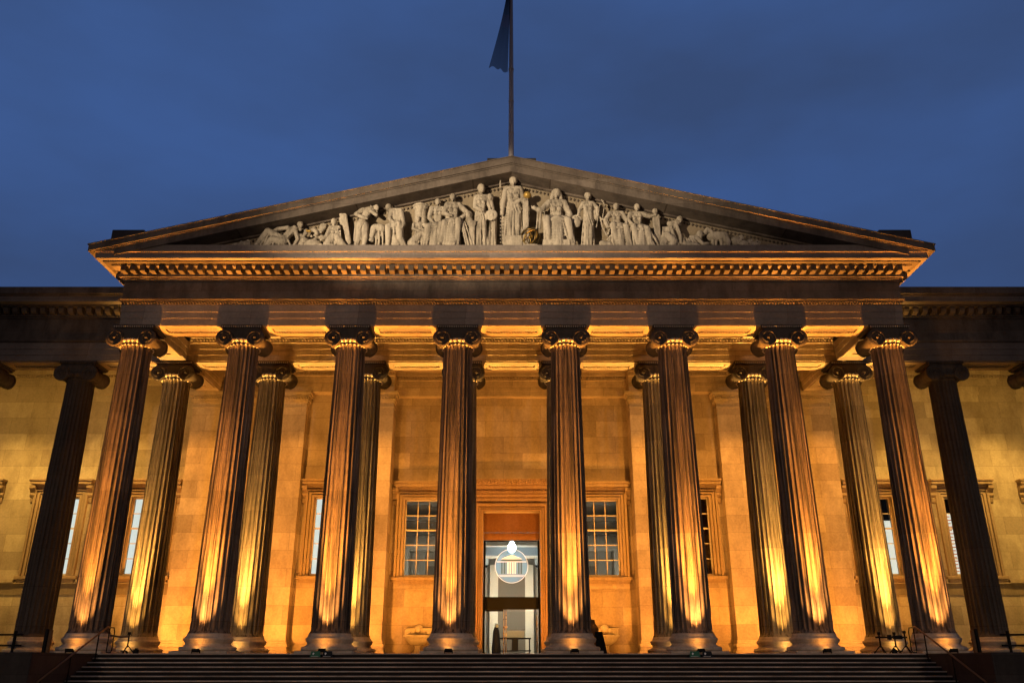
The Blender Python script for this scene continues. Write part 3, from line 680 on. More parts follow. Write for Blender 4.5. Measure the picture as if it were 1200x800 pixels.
def window(parent, cx, yf, backing, stone_m='window_trim', label=None):
    # casing
    b = MB(); hw = 1.0
    for k, (o0, o1, pr) in enumerate(((0.0, 0.13, 0.07), (0.165, 0.30, 0.11), (0.335, 0.46, 0.16))):
        for s_ in (-1, 1):
            x0, x1 = sorted((cx + s_ * (hw + o0), cx + s_ * (hw + o1)))
            b.box(x0, x1, yf - pr, yf + 0.05, 3.95, WZ1 + o0)
        b.box(cx - hw - o1, cx + hw + o1, yf - pr, yf + 0.05, WZ1 + o0, WZ1 + o1 * 0.8)
    wn = b.build('window', stone_m, parent)
    if label: wn['label'] = label
    # cornice
    b = MB()
    b.box(cx - 1.5, cx + 1.5, yf - 0.10, yf + 0.02, 8.475, 8.60)
    b.box(cx - 1.55, cx + 1.55, yf - 0.20, yf + 0.02, 8.602, 8.68)
    b.box(cx - 1.66, cx + 1.66, yf - 0.40, yf + 0.02, 8.74, 8.90); b.box(cx - 1.60, cx + 1.60, yf - 0.32, yf + 0.02, 8.682, 8.738)
    b.box(cx - 1.72, cx + 1.72, yf - 0.46, yf + 0.02, 8.902, 9.02, 0.02)
    b.build('cornice', stone_m, wn)
    for s_ in (-1, 1):
        b = MB(); console(b, cx + s_ * 1.55, yf, 8.05, 8.68); b.prism([(yf, 7.75), (yf - 0.07, 7.8), (yf - 0.1, 8.0), (yf - 0.06, 8.045), (yf, 8.045)], 'x', cx + s_ * 1.55 - 0.11, cx + s_ * 1.55 + 0.11)
        b.build('console', stone_m, wn)
    b = MB(); b.box(cx - 1.62, cx + 1.62, yf - 0.22, yf + 0.02, 3.78, 3.945, 0.02); b.box(cx - 1.5, cx + 1.5, yf - 0.12, yf + 0.02, 3.60, 3.778); b.build('sill', stone_m, wn)
    # sash frame with glazing bars
    b = MB(); y0, y1 = yf + 0.26, yf + 0.33
    b.box(cx - 1.0, cx - 0.93, y0, y1, WZ0, WZ1); b.box(cx + 0.93, cx + 1.0, y0, y1, WZ0, WZ1)
    b.box(cx - 0.93, cx + 0.93, y0, y1, WZ0, WZ0 + 0.09); b.box(cx - 0.93, cx + 0.93, y0, y1, WZ1 - 0.07, WZ1)
    for k in (1, 2): xx = cx - 0.93 + 1.86 * k / 3; b.box(xx - 0.02, xx + 0.02, y0 + 0.005, y1 - 0.005, WZ0 + 0.09, WZ1 - 0.07)
    for k in range(1, 5):
        zz = WZ0 + 0.07 + 3.97 * k / 5; t_ = 0.045 if k == 3 else 0.022
        b.box(cx - 0.93, cx + 0.93, y0 + 0.01, y1 - 0.01, zz - t_, zz + t_)
    b.build('frame', 'window_frame', wn)
    b = MB(); b.box(cx - 0.93, cx + 0.93, y0 + 0.033, y0 + 0.039, WZ0 + 0.09, WZ1 - 0.07); b.build('pane', 'glass', wn)
    if backing == 'white':
        b = MB(); b.box(cx - 0.98, cx + 0.98, yf + 0.50, yf + 0.52, WZ0 + 0.02, WZ1 - 0.02); b.build('blind', 'blind', wn)
    elif backing == 'shutter':
        b = MB()
        for k in range(4): b.box(cx - 0.97 + k * 0.487, cx - 0.97 + k * 0.487 + 0.475, yf + 0.40, yf + 0.44, WZ0 + 0.02, WZ1 - 0.02)
        b.build('shutter_panel', 'shutter', wn)
    elif backing == 'half':
        b = MB(); b.box(cx - 0.98, cx + 0.98, yf + 0.50, yf + 0.52, WZ0 + 0.02, 6.9); bl = b.build('blind', 'blind_warm', wn)
        b = MB(); b.box(cx - 0.98, cx + 0.98, yf + 0.62, yf + 0.66, WZ0, WZ1); b.build('dark_backing', 'dark_metal', wn)
    elif backing == 'print':
        b = MB(); b.box(cx - 0.98, cx + 0.98, yf + 0.50, yf + 0.52, WZ0 + 0.02, 7.3); bl = b.build('blind', 'blind_warm', wn)
        b = MB()
        for k in range(17):
            for q in range(4):
                x = cx - 0.8 + q * 0.45; b.box(x, x + 0.22 + 0.1 * ((k + q) % 2), yf + 0.488, yf + 0.497, 4.2 + k * 0.18, 4.26 + k * 0.18)
        b.build('printed_lettering', 'redmark', wn)
        b = MB(); b.box(cx - 0.98, cx + 0.98, yf + 0.62, yf + 0.66, WZ0, WZ1); b.build('dark_backing', 'dark_metal', wn)
    return wn
window(mu, -S, YC, None); window(mu, S, YC, None)
window(mu, -2 * S, YO, 'white', label='narrow visible window with a bright white backlit blind'); window(mu, 2 * S, YO, 'shutter', label='window closed behind brown shutter panels')
# aprons under the sills
for x, y in ((-S, YC), (S, YC), (-2 * S, YO), (2 * S, YO)):
    b = MB(); b.box(x - 1.45, x + 1.45, y - 0.06, y + 0.05, 3.3, 3.598); b.build('sill_apron', 'wall', mu)
for s_ in (-1, 1):
    for u0, u1, yy in ((1.9, 1.352 * S, YC), (1.648 * S, 2.352 * S, YO)):
        b = MB(); x0, x1 = sorted((s_ * u0, s_ * u1)); b.box(x0, x1, yy - 0.10, yy + 0.02, 0.003, 0.45); b.box(x0, x1, yy - 0.05, yy + 0.02, 0.45, 0.55); b.build('wall_plinth', 'trim', mu)

# doorway
b = MB()
for o0, o1, pr in ((0.0, 0.10, 0.08), (0.13, 0.22, 0.12), (0.25, 0.36, 0.20)):
    for s_ in (-1, 1):
        x0, x1 = sorted((s_ * (1.55 + o0), s_ * (1.55 + o1))); b.box(x0, x1, YC - pr, YC + 0.05, 0.004, 7.45 + o0)
    b.box(-1.55 - o1, 1.55 + o1, YC - pr, YC + 0.05, 7.45 + o0, 7.45 + o1)
b.box(-2.3, 2.3, YC - 0.12, YC + 0.02, 7.98, 8.22)
b.box(-2.3, 2.3, YC - 0.05, YC + 0.02, 7.812, 7.978)
for s_ in (-1, 1): x0, x1 = sorted((s_ * 1.92, s_ * 2.15)); b.box(x0, x1, YC - 0.06, YC + 0.04, 0.004, 7.81)
do = b.build('doorway', 'door_trim', mu)
b = MB(); b.box(-2.38, 2.38, YC - 0.22, YC + 0.02, 8.222, 8.40); b.box(-2.5, 2.5, YC - 0.44, YC + 0.02, 8.62, 8.80); b.box(-2.42, 2.42, YC - 0.30, YC + 0.02, 8.40, 8.618); b.box(-2.56, 2.56, YC - 0.52, YC + 0.02, 8.802, 9.14, 0.03)
b.beads_x(-2.4, 2.4, YC - 0.31, 8.50, 0.12, 0.05, 0.06, 0.06); b.beads_x(-2.5, 2.5, YC - 0.53, 8.97, 0.20, 0.085, 0.06, 0.11)
b.build('door_cornice', 'door_trim', do)
b = MB()
b.box(-1.55, 1.55, YC + 0.95, YC + 1.05, 6.45, 7.45); b.box(-1.55, 1.55, YC + 0.99, YC + 1.05, 6.03, 6.41); b.box(-1.55, 1.55, YC + 0.70, YC + 1.3, 7.452, 7.6)
b.build('head_panel', 'head_panel', do)
b = MB()
for s_ in (-1, 1): x0, x1 = sorted((s_ * 1.552, s_ * 1.9)); b.box(x0, x1, YC + 0.70, YC + 1.5, 0.0, 7.45)
b.build('reveal', 'wall', do)
YG = YC + 1.2
b = MB()
b.box(-1.548, -1.44, YG - 0.06, YG + 0.06, 0.0, 6.028); b.box(1.44, 1.548, YG - 0.06, YG + 0.06, 0.0, 6.028)
b.box(-1.438, 1.438, YG - 0.10, YG + 0.10, 2.38, 3.02); b.box(-1.438, 1.438, YG - 0.05, YG + 0.05, 5.97, 6.028); b.box(-1.438, -0.45, YG - 0.05, YG + 0.05, 2.28, 2.378)
b.build('door_frame', 'dark_metal', do)
b = MB(); b.box(-1.44, 1.44, YG - 0.006, YG + 0.006, 3.02, 5.97); b.build('fanlight_pane', 'glass', do)
b = MB()
for x0, x1 in ((-1.44, -0.42), (-0.36, 1.38)): b.box(x0, x1, YG + 0.02, YG + 0.032, 0.02, 2.28)
b.build('glass_leaf', 'glass', do)
b = MB()
for x in (-0.42, -0.30): b.tube([(x, YG - 0.04, 0.05), (x, YG - 0.04, 2.36)], 0.022, 8)
b.box(-0.45, -0.22, YG - 0.06, YG - 0.03, 1.45, 1.52); b.build('handle', 'brass', do)
b = MB(); b.tube([(1.36, YG - 0.05, 0.2), (1.36, YG - 0.05, 2.1)], 0.03, 8); b.build('handle', 'brass', do)
# round emblem on the glass: ring and temple front
ez = 4.66; er = 0.90; ye = YG - 0.03
b = MB(); pts = [(er * math.cos(a), ye, ez + er * math.sin(a)) for a in [2 * PI * k / 64 for k in range(65)]]
b.tube(pts, 0.017, 6, cap=False)
def eb(x0, x1, z0, z1): b.box(x0, x1, ye - 0.01, ye + 0.01, ez + z0, ez + z1)
b.prism([(-0.60, ez + 0.36), (0.60, ez + 0.36), (0.42, ez + 0.45), (0, ez + 0.60), (-0.42, ez + 0.45)], 'y', ye - 0.01, ye + 0.01)
eb(-0.82, 0.82, 0.205, 0.24)
for x in (-0.20, -0.07, 0.07, 0.20): eb(x - 0.04, x + 0.04, -0.42, 0.19)
eb(-0.66, 0.66, -0.57, -0.545); eb(-0.72, 0.72, -0.50, -0.48)
b.build('emblem', 'etched', do)
b = MB(); b.lathe([(er - 0.03, -0.004), (er - 0.03, 0.004)], 48, axis='y', o=(0, ye + 0.016, ez)); b.build('emblem_disc', 'frosted', do)
b = MB()
for s_ in (-1, 1):
    for x in (0.36, 0.50): x0, x1 = sorted((s_ * x, s_ * (x + 0.07))); eb(x0, x1, -0.42, 0.19)
b.prism([(-0.62, ez + 0.27), (0.62, ez + 0.27), (0.50, ez + 0.345), (-0.50, ez + 0.345)], 'y', ye - 0.01, ye + 0.01)
b.build('emblem_shade', mat('etched_grey', (0.10, 0.17, 0.19), 0.7), do)

# lobby behind the doorway and the two middle windows
b = MB()
b.box(-9.5, 9.5, 20.0, 20.3, 0, 9.6); b.box(-9.7, -9.5, YC + 1.5, 20.3, 0, 9.6); b.box(9.5, 9.7, YC + 1.5, 20.3, 0, 9.6)
lob = b.build('lobby', 'int_wall', mu)
b = MB(); b.box(-9.5, 9.5, YC + 0.7, 20, 9.6, 9.8)
for y in (13.5, 15.9, 18.3): b.box(-9.5, 9.5, y - 0.3, y + 0.3, 9.2, 9.598)
for x in (-7.5, -5, -2.5, 0, 2.5, 5, 7.5): b.box(x - 0.25, x + 0.25, YC + 0.75, 20, 9.3, 9.597)
b.build('ceiling', 'int_wall', lob)
b = MB(); b.box(-9.5, 9.5, YC + 1.3, 20, -0.1, 0.0); b.build('floor', 'int_floor', lob)
b = MB()
for x0, x1 in ((-1.38, -0.86), (0.86, 1.38)): b.box(x0, x1, 19.6, 19.998, 0.0, 5.55)
b.build('pale_stonework', 'int_pale', lob)
b = MB()
for x0, x1 in ((-6.4, -5.5), (5.5, 6.4), (-4.2, -3.4), (3.4, 4.2)): b.box(x0, x1, 19.6, 19.998, 0.0, 7.4)
b.box(-9.5, 9.5, 19.3, 19.99, 8.3, 8.6); b.box(-9.5, 9.5, 19.5, 19.99, 7.42, 7.75); b.box(-9.5, 9.5, 19.7, 19.99, 7.752, 8.298)
b.box(-6.8, -2.6, 17.6, 18.0, 6.2, 6.6); b.box(2.6, 6.8, 17.6, 18.0, 6.2, 6.6)
for x in (-6.6, -2.9, 2.9, 6.6): b.box(x - 0.22, x + 0.22, 17.6, 18.0, 0, 6.198)
b.build('screen_wall', 'int_mid', lob)
b = MB(); b.box(-0.86, 0.86, 19.9, 19.995, 0, 5.55); b.box(-5.4, -4.3, 19.9, 19.995, 0, 5.5); b.box(4.3, 5.4, 19.9, 19.995, 0, 5.5); b.build('dark_opening', 'int_dark', lob)
b = MB(); b.box(-9.5, -1.95, YC + 0.72, YC + 0.76, 0, 3.9); b.box(1.95, 9.5, YC + 0.72, YC + 0.76, 0, 3.9); b.build('inner_lining', 'int_wall', lob)

b = MB(); b.box(-2.8, 2.8, 17.0, 17.5, 5.82, 6.32); b.build('lobby_beam', 'beam_grey', lob)
b = MB(); b.box(-2.8, 2.8, 16.96, 17.5, 5.70, 5.818); b.box(-2.8, 2.8, 16.96, 17.5, 6.322, 6.42); b.build('lobby_beam_trim', 'int_pale', lob)
# hanging lantern in the lobby
ln = thing('hanging_lantern', 'bright white glowing lantern hanging behind the glass above the round emblem', 'lantern', (0.02, 15.2, 6.05))
b = MB(); b.ball((0, 0, 0), 0.24, 3, (1, 1, 1.2)); b.ball((0, 0, 0.28), 0.13, 3); b.build('globe', 'lamp', ln)
b = MB(); b.tube([(0, 0, 0.44), (0, 0, 3.25)], 0.022, 6); b.lathe([(0.10, 0.43), (0.04, 0.50)], 12); b.build('chain', 'dark_metal', ln)
for s_ in (-1, 1):
    sn = thing('wall_lantern', f'small grey lantern on the lobby wall to the {"left" if s_ < 0 else "right"} of the round emblem', 'lantern', (s_ * 1.62, 19.3, 5.9), group='lobby wall lanterns')
    b = MB(); b.lathe([(0.02, -0.45), (0.14, -0.36), (0.17, 0.30), (0.10, 0.42)], 12); b.build('glass_body', 'screen', sn)
    b = MB(); b.tube([(0, 0, 0.42), (0, 0.0, 0.55), (0, 0.28, 0.55)], 0.025, 6); b.lathe([(0.18, 0.40), (0.06, 0.46)], 12); b.lathe([(0.06, -0.55), (0.15, -0.42)], 12); b.build('bracket', 'dark_metal', sn)
# desk and dark stand seen through the door
dk = thing('reception_desk', 'dark desk with a pale panel on it, seen through the glass door', 'desk', (0.15, 15.0, 0))
b = MB(); b.box(-0.9, 0.95, -0.3, 0.4, 0.95, 1.02); b.box(-0.9, 0.95, -0.2, 0.3, 0.30, 0.36); b.build('desk_top', 'desk', dk)
for x in (-0.86, 0.84): b = MB(); b.box(x, x + 0.06, -0.25, 0.35, 0.0, 0.948); b.build('leg', 'desk', dk)
b = MB(); b.box(-0.14, 0.22, -0.2, 0.2, 0.362, 0.948); b.build('pedestal', 'desk', dk)
b = MB(); b.box(-0.62, 0.62, 0.0, 0.03, 1.022, 1.42); b.build('panel', 'screen', dk)
st_ = thing('coat_stand', 'dark draped coat stand just inside the glass door', 'coat stand', (-0.85, 13.6, 0))
b = MB(); b.lathe([(0.26, 0.02), (0.24, 0.5), (0.20, 1.0), (0.17, 1.35), (0.08, 1.6)], 14); b.build('drape', 'desk', st_)
b = MB(); b.ball((0.03, -0.05, 1.62), 0.12, 2); b.build('top', 'screen', st_)

#%%WINGS
# ------------------------------------------------------------------ wings
def wing(s_):
    side = 'left' if s_ < 0 else 'right'
    wg = thing('museum_wing', f'long {side} wing of the museum, dark entablature over yellow-lit wall beside the portico', 'building wing', group='museum wings')
    X0, X1 = 3.66 * S, 60.0
    def bx(b, x0, x1, *r, **k):
        x0, x1 = sorted((s_ * x0, s_ * x1)); b.box(x0, x1, *r, **k)
    yf = S - 0.70
    b = MB()
    for z0, z1, e in ((13.87, 14.17, 0.0), (14.172, 14.47, 0.035), (14.472, 14.80, 0.07)):
        bx(b, XF + 0.03, X1, yf - e, S + 0.65, z0, z1)
    ar = b.build('architrave', 'arch', wg)
    b = MB(); bx(b, XF + 0.05, X1, yf - 0.16, S + 0.6, 14.86, 14.93); bx(b, XF + 0.05, X1, yf - 0.05, S + 0.6, 14.802, 14.858); b.build('taenia_molding', 'entab', ar)
    b = MB(); bx(b, XF + 0.04, X1, yf, S + 0.6, 14.932, 16.12); b.build('frieze', 'entab', wg)
    b = MB()
    for z0, z1, e in ((16.122, 16.2, 0.08), (16.202, 16.60, 0.18), (16.602, 16.66, 0.6)): bx(b, XF + 0.04, X1, yf - e, S + 0.6, z0, z1)
    cn = b.build('cornice', 'entab', wg)
    b = MB(); bx(b, XF + 0.04, X1, yf - 1.02, S + 0.6, 16.68, 16.97); b.build('corona', 'arch', cn)
    b = MB(); bx(b, XF + 0.04, X1, yf - 1.10, S + 0.6, 16.972, 17.04); bx(b, XF + 0.04, X1, yf - 1.2, S + 0.6, 17.042, 17.40); b.build('sima', 'entab', cn)
    m0 = None
    for k in range(30):
        x = s_ * (XF + 0.5 + 0.47 * k)
        if m0 is None:
            mo = MB(); mo.prism(prof_m, 'x', -0.13, 0.13); m0 = o = mo.build('modillion', 'entab', cn)
        else: o = m0.copy(); C.objects.link(o); o.parent = cn
        o.location = (x, yf - 0.18, 16.26)
    for k in range(3):
        b = MB(); soffit_panel(b, s_ * (4 + k) * S, S, 1.52, 0.60, 13.87); b.build('soffit_panel', 'soffit', ar)
    # wall and its windows
    wx = [19.62, 24.45, 29.3]
    b = MB(); x0, x1 = sorted((s_ * X0, s_ * X1))
    b.wall(x0, x1, 0, 15.25, YO, YO + 0.7, [(s_ * x - 1.0, s_ * x + 1.0, WZ0, WZ1) for x in wx]); b.build('wall', 'wall_wing', wg)
    b = MB()
    for z0, z1, e in ((13.9, 14.2, 0.06), (14.202, 14.5, 0.09), (14.502, 14.78, 0.12), (14.782, 14.86, 0.24), (14.862, 15.02, 0.20), (15.022, 15.25, 0.32)):
        bx(b, X0, X1, YO - e, YO + 0.02, z0, z1)
    we = b.build('wall_entablature', 'wall_wing', wg)
    d = MB(); x0, x1 = sorted((s_ * X0, s_ * 36)); d.beads_x(x0, x1, YO - 0.22, 14.94, 0.16, 0.062, 0.07, 0.07); d.build('egg_molding', 'soffit', we)
    b = MB(); segs = [X0] + [q for x in wx for q in (x - 1.64, x + 1.64)] + [X1]
    bx(b, X0, X1, YO - 0.16, YO + 0.02, 3.56, 3.599); bx(b, X0, X1, YO - 0.14, YO + 0.02, 0.004, 0.62)
    for q in range(0, len(segs), 2): bx(b, segs[q] + .001, segs[q + 1], YO - 0.20, YO + 0.02, 3.601, 3.76)
    b.build('string_course', 'trim', wg)
    b = MB(); bx(b, X0, X1, YO - 0.05, YO + 0.02, 3.0, 3.558); b.build('sill_band', 'band', wg)
    for k, x in enumerate(wx):
        if s_ < 0: window(wg, s_ * x, YO, 'white')
        else: window(wg, s_ * x, YO, ('half', 'print', 'half')[k], label=('window with dark top and cream blind below', 'window with dark top and red-printed cream blind', None)[k])
    b = MB(); bx(b, X0, X1, S + 0.7, YO, 15.25, 15.45); b.build('ceiling', 'soffit', wg)
    b = MB(); bx(b, XF + 0.1, X1, S - 0.2, 26.0, 17.0, 17.35); bx(b, 18.7, X1, YO + 0.7, 26, 15.3, 17.0); b.build('roof', 'roof', wg)
    # podium under the wing colonnade
    b = MB(); bx(b, 18.35, X1, 3.55, YO, -0.55, -0.004); bx(b, 18.35, X1, 3.50, YO, -0.14, -0.003); pd = b.build('podium', 'podium', wg)
    b = MB(); bx(b, 18.35, X1, 3.30, 3.6, -1.9, -0.552); b.build('podium_plinth', 'podium_low', pd)
prof_m = [(-0.0, 0.30), (-0.36, 0.30), (-0.36, 0.20), (-0.30, 0.08), (-0.18, 0.02), (0, 0.0)]
wing(-1); wing(1)

#%%GROUND
# ------------------------------------------------------------------ platform, stairs, forecourt
b = MB(); b.box(-18.3, 18.3, -1.62, 20, -1.9, 0.0); pf = struct(b.build('platform', 'paving'))
b = MB(); b.box(-3000, 3000, -3000, 3000, -2.4, -1.9); struct(b.build('ground', 'ground'))
stp = MB(); nos = MB(); RI, TR = 0.1525, 0.36; XS = 15.7
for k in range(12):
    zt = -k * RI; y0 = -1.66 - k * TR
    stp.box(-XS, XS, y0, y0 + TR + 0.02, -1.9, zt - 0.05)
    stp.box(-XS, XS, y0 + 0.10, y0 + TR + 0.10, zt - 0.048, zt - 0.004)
    # worn rounded edge of the tread, its caught light painted pale
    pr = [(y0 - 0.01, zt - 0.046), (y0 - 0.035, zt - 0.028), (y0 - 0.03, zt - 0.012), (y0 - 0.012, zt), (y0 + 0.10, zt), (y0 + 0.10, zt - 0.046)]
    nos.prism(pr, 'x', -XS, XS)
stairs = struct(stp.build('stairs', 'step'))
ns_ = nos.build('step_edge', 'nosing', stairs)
for s_ in (-1, 1):
    b = MB(); x0, x1 = sorted((s_ * 15.72, s_ * 18.32)); b.box(x0, x1, -6.3, -1.625, -1.9, -0.012, 0.02)
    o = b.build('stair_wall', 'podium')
    tag(o, f'dark stone side wall flanking the steps, below the {"single tripod" if s_ < 0 else "three tripods"}', 'wall', 'stair side walls')
    x0, x1 = sorted((s_ * 15.9, s_ * 16.9))

#%%PROPS
# ------------------------------------------------------------------ floodlights at the column feet
ORANGE = (1.0, 0.37, 0.05); HOT = (1.0, 0.43, 0.10); AMBER = (1.0, 0.50, 0.10); YELL = (1.0, 0.58, 0.13); WALLC = (1.0, 0.425, 0.068); WASHC = (1.0, 0.36, 0.05)
fl = thing('floodlight', 'x', 'floodlight')
b = MB(); b.prism([(-0.12, 0.06), (0.12, 0.06), (0.12, 0.13), (-0.04, 0.27), (-0.12, 0.27)], 'x', -0.17, 0.17); b.build('housing', 'dark_metal', fl)
b = MB(); b.prism([(0.112, 0.142), (-0.028, 0.265), (-0.024, 0.27), (0.118, 0.147)], 'x', -0.14, 0.14); b.build('lens', 'lens', fl)
b = MB(); b.box(-0.21, -0.175, -0.03, 0.03, 0.0, 0.19); b.box(0.175, 0.21, -0.03, 0.03, 0.0, 0.19); b.box(-0.21, 0.21, -0.05, 0.05, 0.0, 0.02); b.build('bracket', 'dark_metal', fl)
first = True
def flood(x, y, label, group):
    global first
    o = fl if first else copy_tree(fl); first = False
    o.location = (x, y, 0.003); o.scale = (0.8, 0.85, 0.66); tag(o, label, 'floodlight', group)
FW = 1.0
rl = random.Random(21)
for i, x in enumerate(colx):
    flood(x, -1.30, f'small black floodlight at the foot of the front column {back_side[i]} of eight', 'floodlights of the front row')
    v = rl.uniform(0.78, 1.2); dx = rl.uniform(-0.10, 0.10); dz = rl.uniform(-0.5, 0.5)
    spot('column_spot_wide', (x + dx, -1.27, 0.36), (x, -0.74, 3.4 + dz), 2700 * v, HOT, 56, 0.9, 0.05)
    spot('column_spot_mid', (x + dx, -1.27, 0.36), (x, -0.70, 9.0 + dz), 38000 * v, ORANGE, 28, 1.0, 0.05)
    spot('column_spot_narrow', (x + dx, -1.27, 0.36), (x, -0.72, 12.5 + dz), 30000 * v, ORANGE, 13, 1.0, 0.05)
    spot('base_spill', (x + dx, -1.30, 0.36), (x, 0.0, 0.75), 15 * v, ORANGE, 130, 1.0, 0.05)
for i, x in enumerate(colx):
    flood(x, S - 1.30, f'small black floodlight at the foot of the inner column {back_side[i]} of eight', 'floodlights of the inner row')
    v = rl.uniform(0.78, 1.2); dx = rl.uniform(-0.10, 0.10); dz = rl.uniform(-0.5, 0.5)
    spot('inner_spot_wide', (x + dx, S - 1.27, 0.36), (x, S - 0.74, 3.4 + dz), 950 * v, AMBER, 56, 0.9, 0.05)
    spot('inner_spot_mid', (x + dx, S - 1.27, 0.36), (x, S - 0.72, 8.6 + dz), 20000 * v, AMBER, 32, 1.0, 0.05)
    spot('inner_spot_narrow', (x + dx, S - 1.27, 0.36), (x, S - 0.72, 12.5), 13000 * v, AMBER, 24, 1.0, 0.05)
    spot('inner_base_spill', (x + dx, S - 1.30, 0.36), (x, S, 0.75), 16 * v, AMBER, 130, 1.0, 0.05)
# wall floods fixed high on the back of the inner capitals, and added floor spots brightening the wall
for i, x in enumerate(colx):
    v = rl.uniform(0.75, 1.25)
    spot('wall_flood', (x, S + 0.95, 13.0), (x + rl.uniform(-.4, .4), YA, 2.2 + rl.uniform(-.5, .5)), 2250 * v, WALLC, 104, 0.9, 0.10)
    spot('wall_fill', (x, S + 1.30, 0.3), (x, YA + 0.6, 4.0), 2000 / v, WASHC, 120, 0.9, 0.10)
for x in colx: spot('upper_fill', (x, S + 0.95, 12.4), (x, YA, 12.4), 160, AMBER, 150, 1.0, 0.10)  # added unseen spots that lift the dark upper wall
for k in (-6.5, -5.5, -4.5, 4.5, 5.5, 6.5): spot('wing_upper_fill', (k * S, S + 0.95, 12.4), (k * S, YO, 12.4), 280, YELL, 150, 1.0, 0.10)  # same added fill for the upper walls of the wings
for x in [(k - 3) * S for k in range(7)]:
    spot('upper_wall_fill', (x, S + 0.2, 0.3), (x, YA + 0.8, 13.0), 950, AMBER, 90, 1.0, 0.10)  # added floor spot filling the upper wall between columns
for k in (-6.5, -5.5, -4.5, 4.5, 5.5, 6.5):
    spot('wing_flood', (k * S, S + 0.95, 13.0), (k * S, YO, 2.4), 2500, YELL, 104, 0.9, 0.10)
    spot('wing_fill', (k * S, S + 1.30, 0.3), (k * S, YO, 12.0), 260, YELL, 120, 0.9, 0.10)  # added floor spot as fill on the wing wall
# out-of-view floodlight on the pediment, then two added spots as warm facade fill
pf_ = spot('pediment_flood', (-24.0, -36.0, 12.0), (-1.0, -1.0, 19.2), 92000, (1.0, 0.80, 0.54), 30, 0.8, 0.2); pf_.scale = (1.0, 0.36, 1.0)     # a wide, flat beam
spot('fill_spot_left', (-30.0, -46.0, 9.0), (-6, 0, 4), 9500, (1.0, 0.74, 0.56), 60, 0.9, 0.5)
spot('fill_spot_right', (30.0, -46.0, 9.0), (6, 0, 4), 9500, (1.0, 0.74, 0.56), 60, 0.9, 0.5)
# lobby lamps
def point(name, loc, power, col, rad=0.3):
    ld = bpy.data.lights.new(name, 'POINT'); ld.energy = power; ld.color = col; ld.shadow_soft_size = rad
    o = bpy.data.objects.new(name, ld); C.objects.link(o); o.location = loc
point('lobby_lamp', (0, 14.6, 4.4), 165, (0.88, 0.96, 1.0), 0.2)
point('lobby_lamp', (-5.5, 15.5, 4.5), 170, (1.0, 0.86, 0.66), 0.3); point('lobby_lamp', (5.5, 15.5, 4.5), 170, (1.0, 0.86, 0.66), 0.3)
point('lobby_lamp', (0, 17.0, 2.8), 420, (1.0, 0.82, 0.58), 0.3)

# ------------------------------------------------------------------ flagpole and flag
fp = thing('flagpole', 'tall grey flagpole rising from the plinth at the pediment peak', 'flagpole', (-0.02, -0.3, 22.24))
b = MB(); b.lathe([(0.135, 0.0), (0.13, 2.0), (0.085, 12.0), (0.06, 19.0)], 16); b.build('pole', 'pole', fp)
b = MB()
for z in (2.0, 3.9, 5.9): b.lathe([(0.14, z), (0.14, z + 0.06)], 16)
b.build('collar_ring', 'base', fp)
b = MB(); b.ball((0, 0, 19.1), 0.16, 2); b.build('finial', 'gold', fp)
def make_flag():
    bm = bmesh.new(); nu, nv = 30, 40
    p0 = at(597.2, -22, -0.3); p1 = at(584, 81, -0.3)
    uvl = bm.loops.layers.uv.new('UVMap'); g = []
    for j in range(nv + 1):
        v = j / nv; row = []
        for i in range(nu + 1):
            u = i / nu
            wd = 0.10 + 0.85 * v ** 1.1                       # bunched at the hoist, spread at the hem
            cx = p0.x + (p1.x - p0.x) * v ** 1.3
            x = cx + (u - 0.5) * wd + 0.03 * math.sin(9 * u + 4 * v)
            y = -0.3 - 0.10 + 0.07 * math.sin(u * 15 + 1.5 * v) * (0.4 + v * 0.8)
            z = p0.z + (p1.z - p0.z) * v + 0.07 * math.sin(u * PI * 1.1 + 0.6) * v - 0.25 * u * v
            row.append(bm.verts.new((x, y, z)))
        g.append(row)
    for j in range(nv):
        for i in range(nu):
            f = bm.faces.new((g[j][i], g[j][i + 1], g[j + 1][i + 1], g[j + 1][i])); f.smooth = True
            for l, (a_, b_) in zip(f.loops, ((j, i), (j, i + 1), (j + 1, i + 1), (j + 1, i))): l[uvl].uv = (b_ / nu, a_ / nv)
    me = bpy.data.meshes.new('flag'); bm.to_mesh(me); bm.free(); me.materials.append(M['flag'])
    o = bpy.data.objects.new('flag', me); C.objects.link(o)
    tag(o, 'limp dark navy and red flag hanging down beside the flagpole', 'flag')
make_flag()

# ------------------------------------------------------------------ handrails
for s_ in (-1, 1):
    hr = thing('handrail', f'brown metal stair handrail with looped end, at the {"single tripod" if s_ < 0 else "three tripods"} end of the steps', 'handrail', (s_ * 15.6, -1.5, 0), group='stair handrails')
    b = MB(); sl = -RI / TR
    b.tube([(0, 0.28, 0.95), (0, 0.1, 0.96), (0, 0.0, 0.93), (0, -4.4, 0.93 + sl * 4.4)], 0.034, 10); b.build('rail', 'rail', hr)
    b = MB()
    b.tube([(0, 0.28, 0.95), (-s_ * 0.16, 0.28, 0.94), (-s_ * 0.20, 0.28, 0.8), (-s_ * 0.20, 0.28, 0.12), (-s_ * 0.16, 0.28, 0.04), (-s_ * 0.02, 0.28, 0.04), (0.0, 0.28, 0.12), (0.0, 0.28, 0.95)], 0.022, 8); b.build('end_loop', 'dark_metal', hr)
    for yy in (-0.55, -2.4, -4.2):
        b = MB(); zb = -RI * max(0, int((-yy - 0.16) / TR) + 1); b.tube([(0, yy, zb), (0, yy, 0.93 + sl * -yy)], 0.026, 8); b.build('post', 'dark_metal', hr)
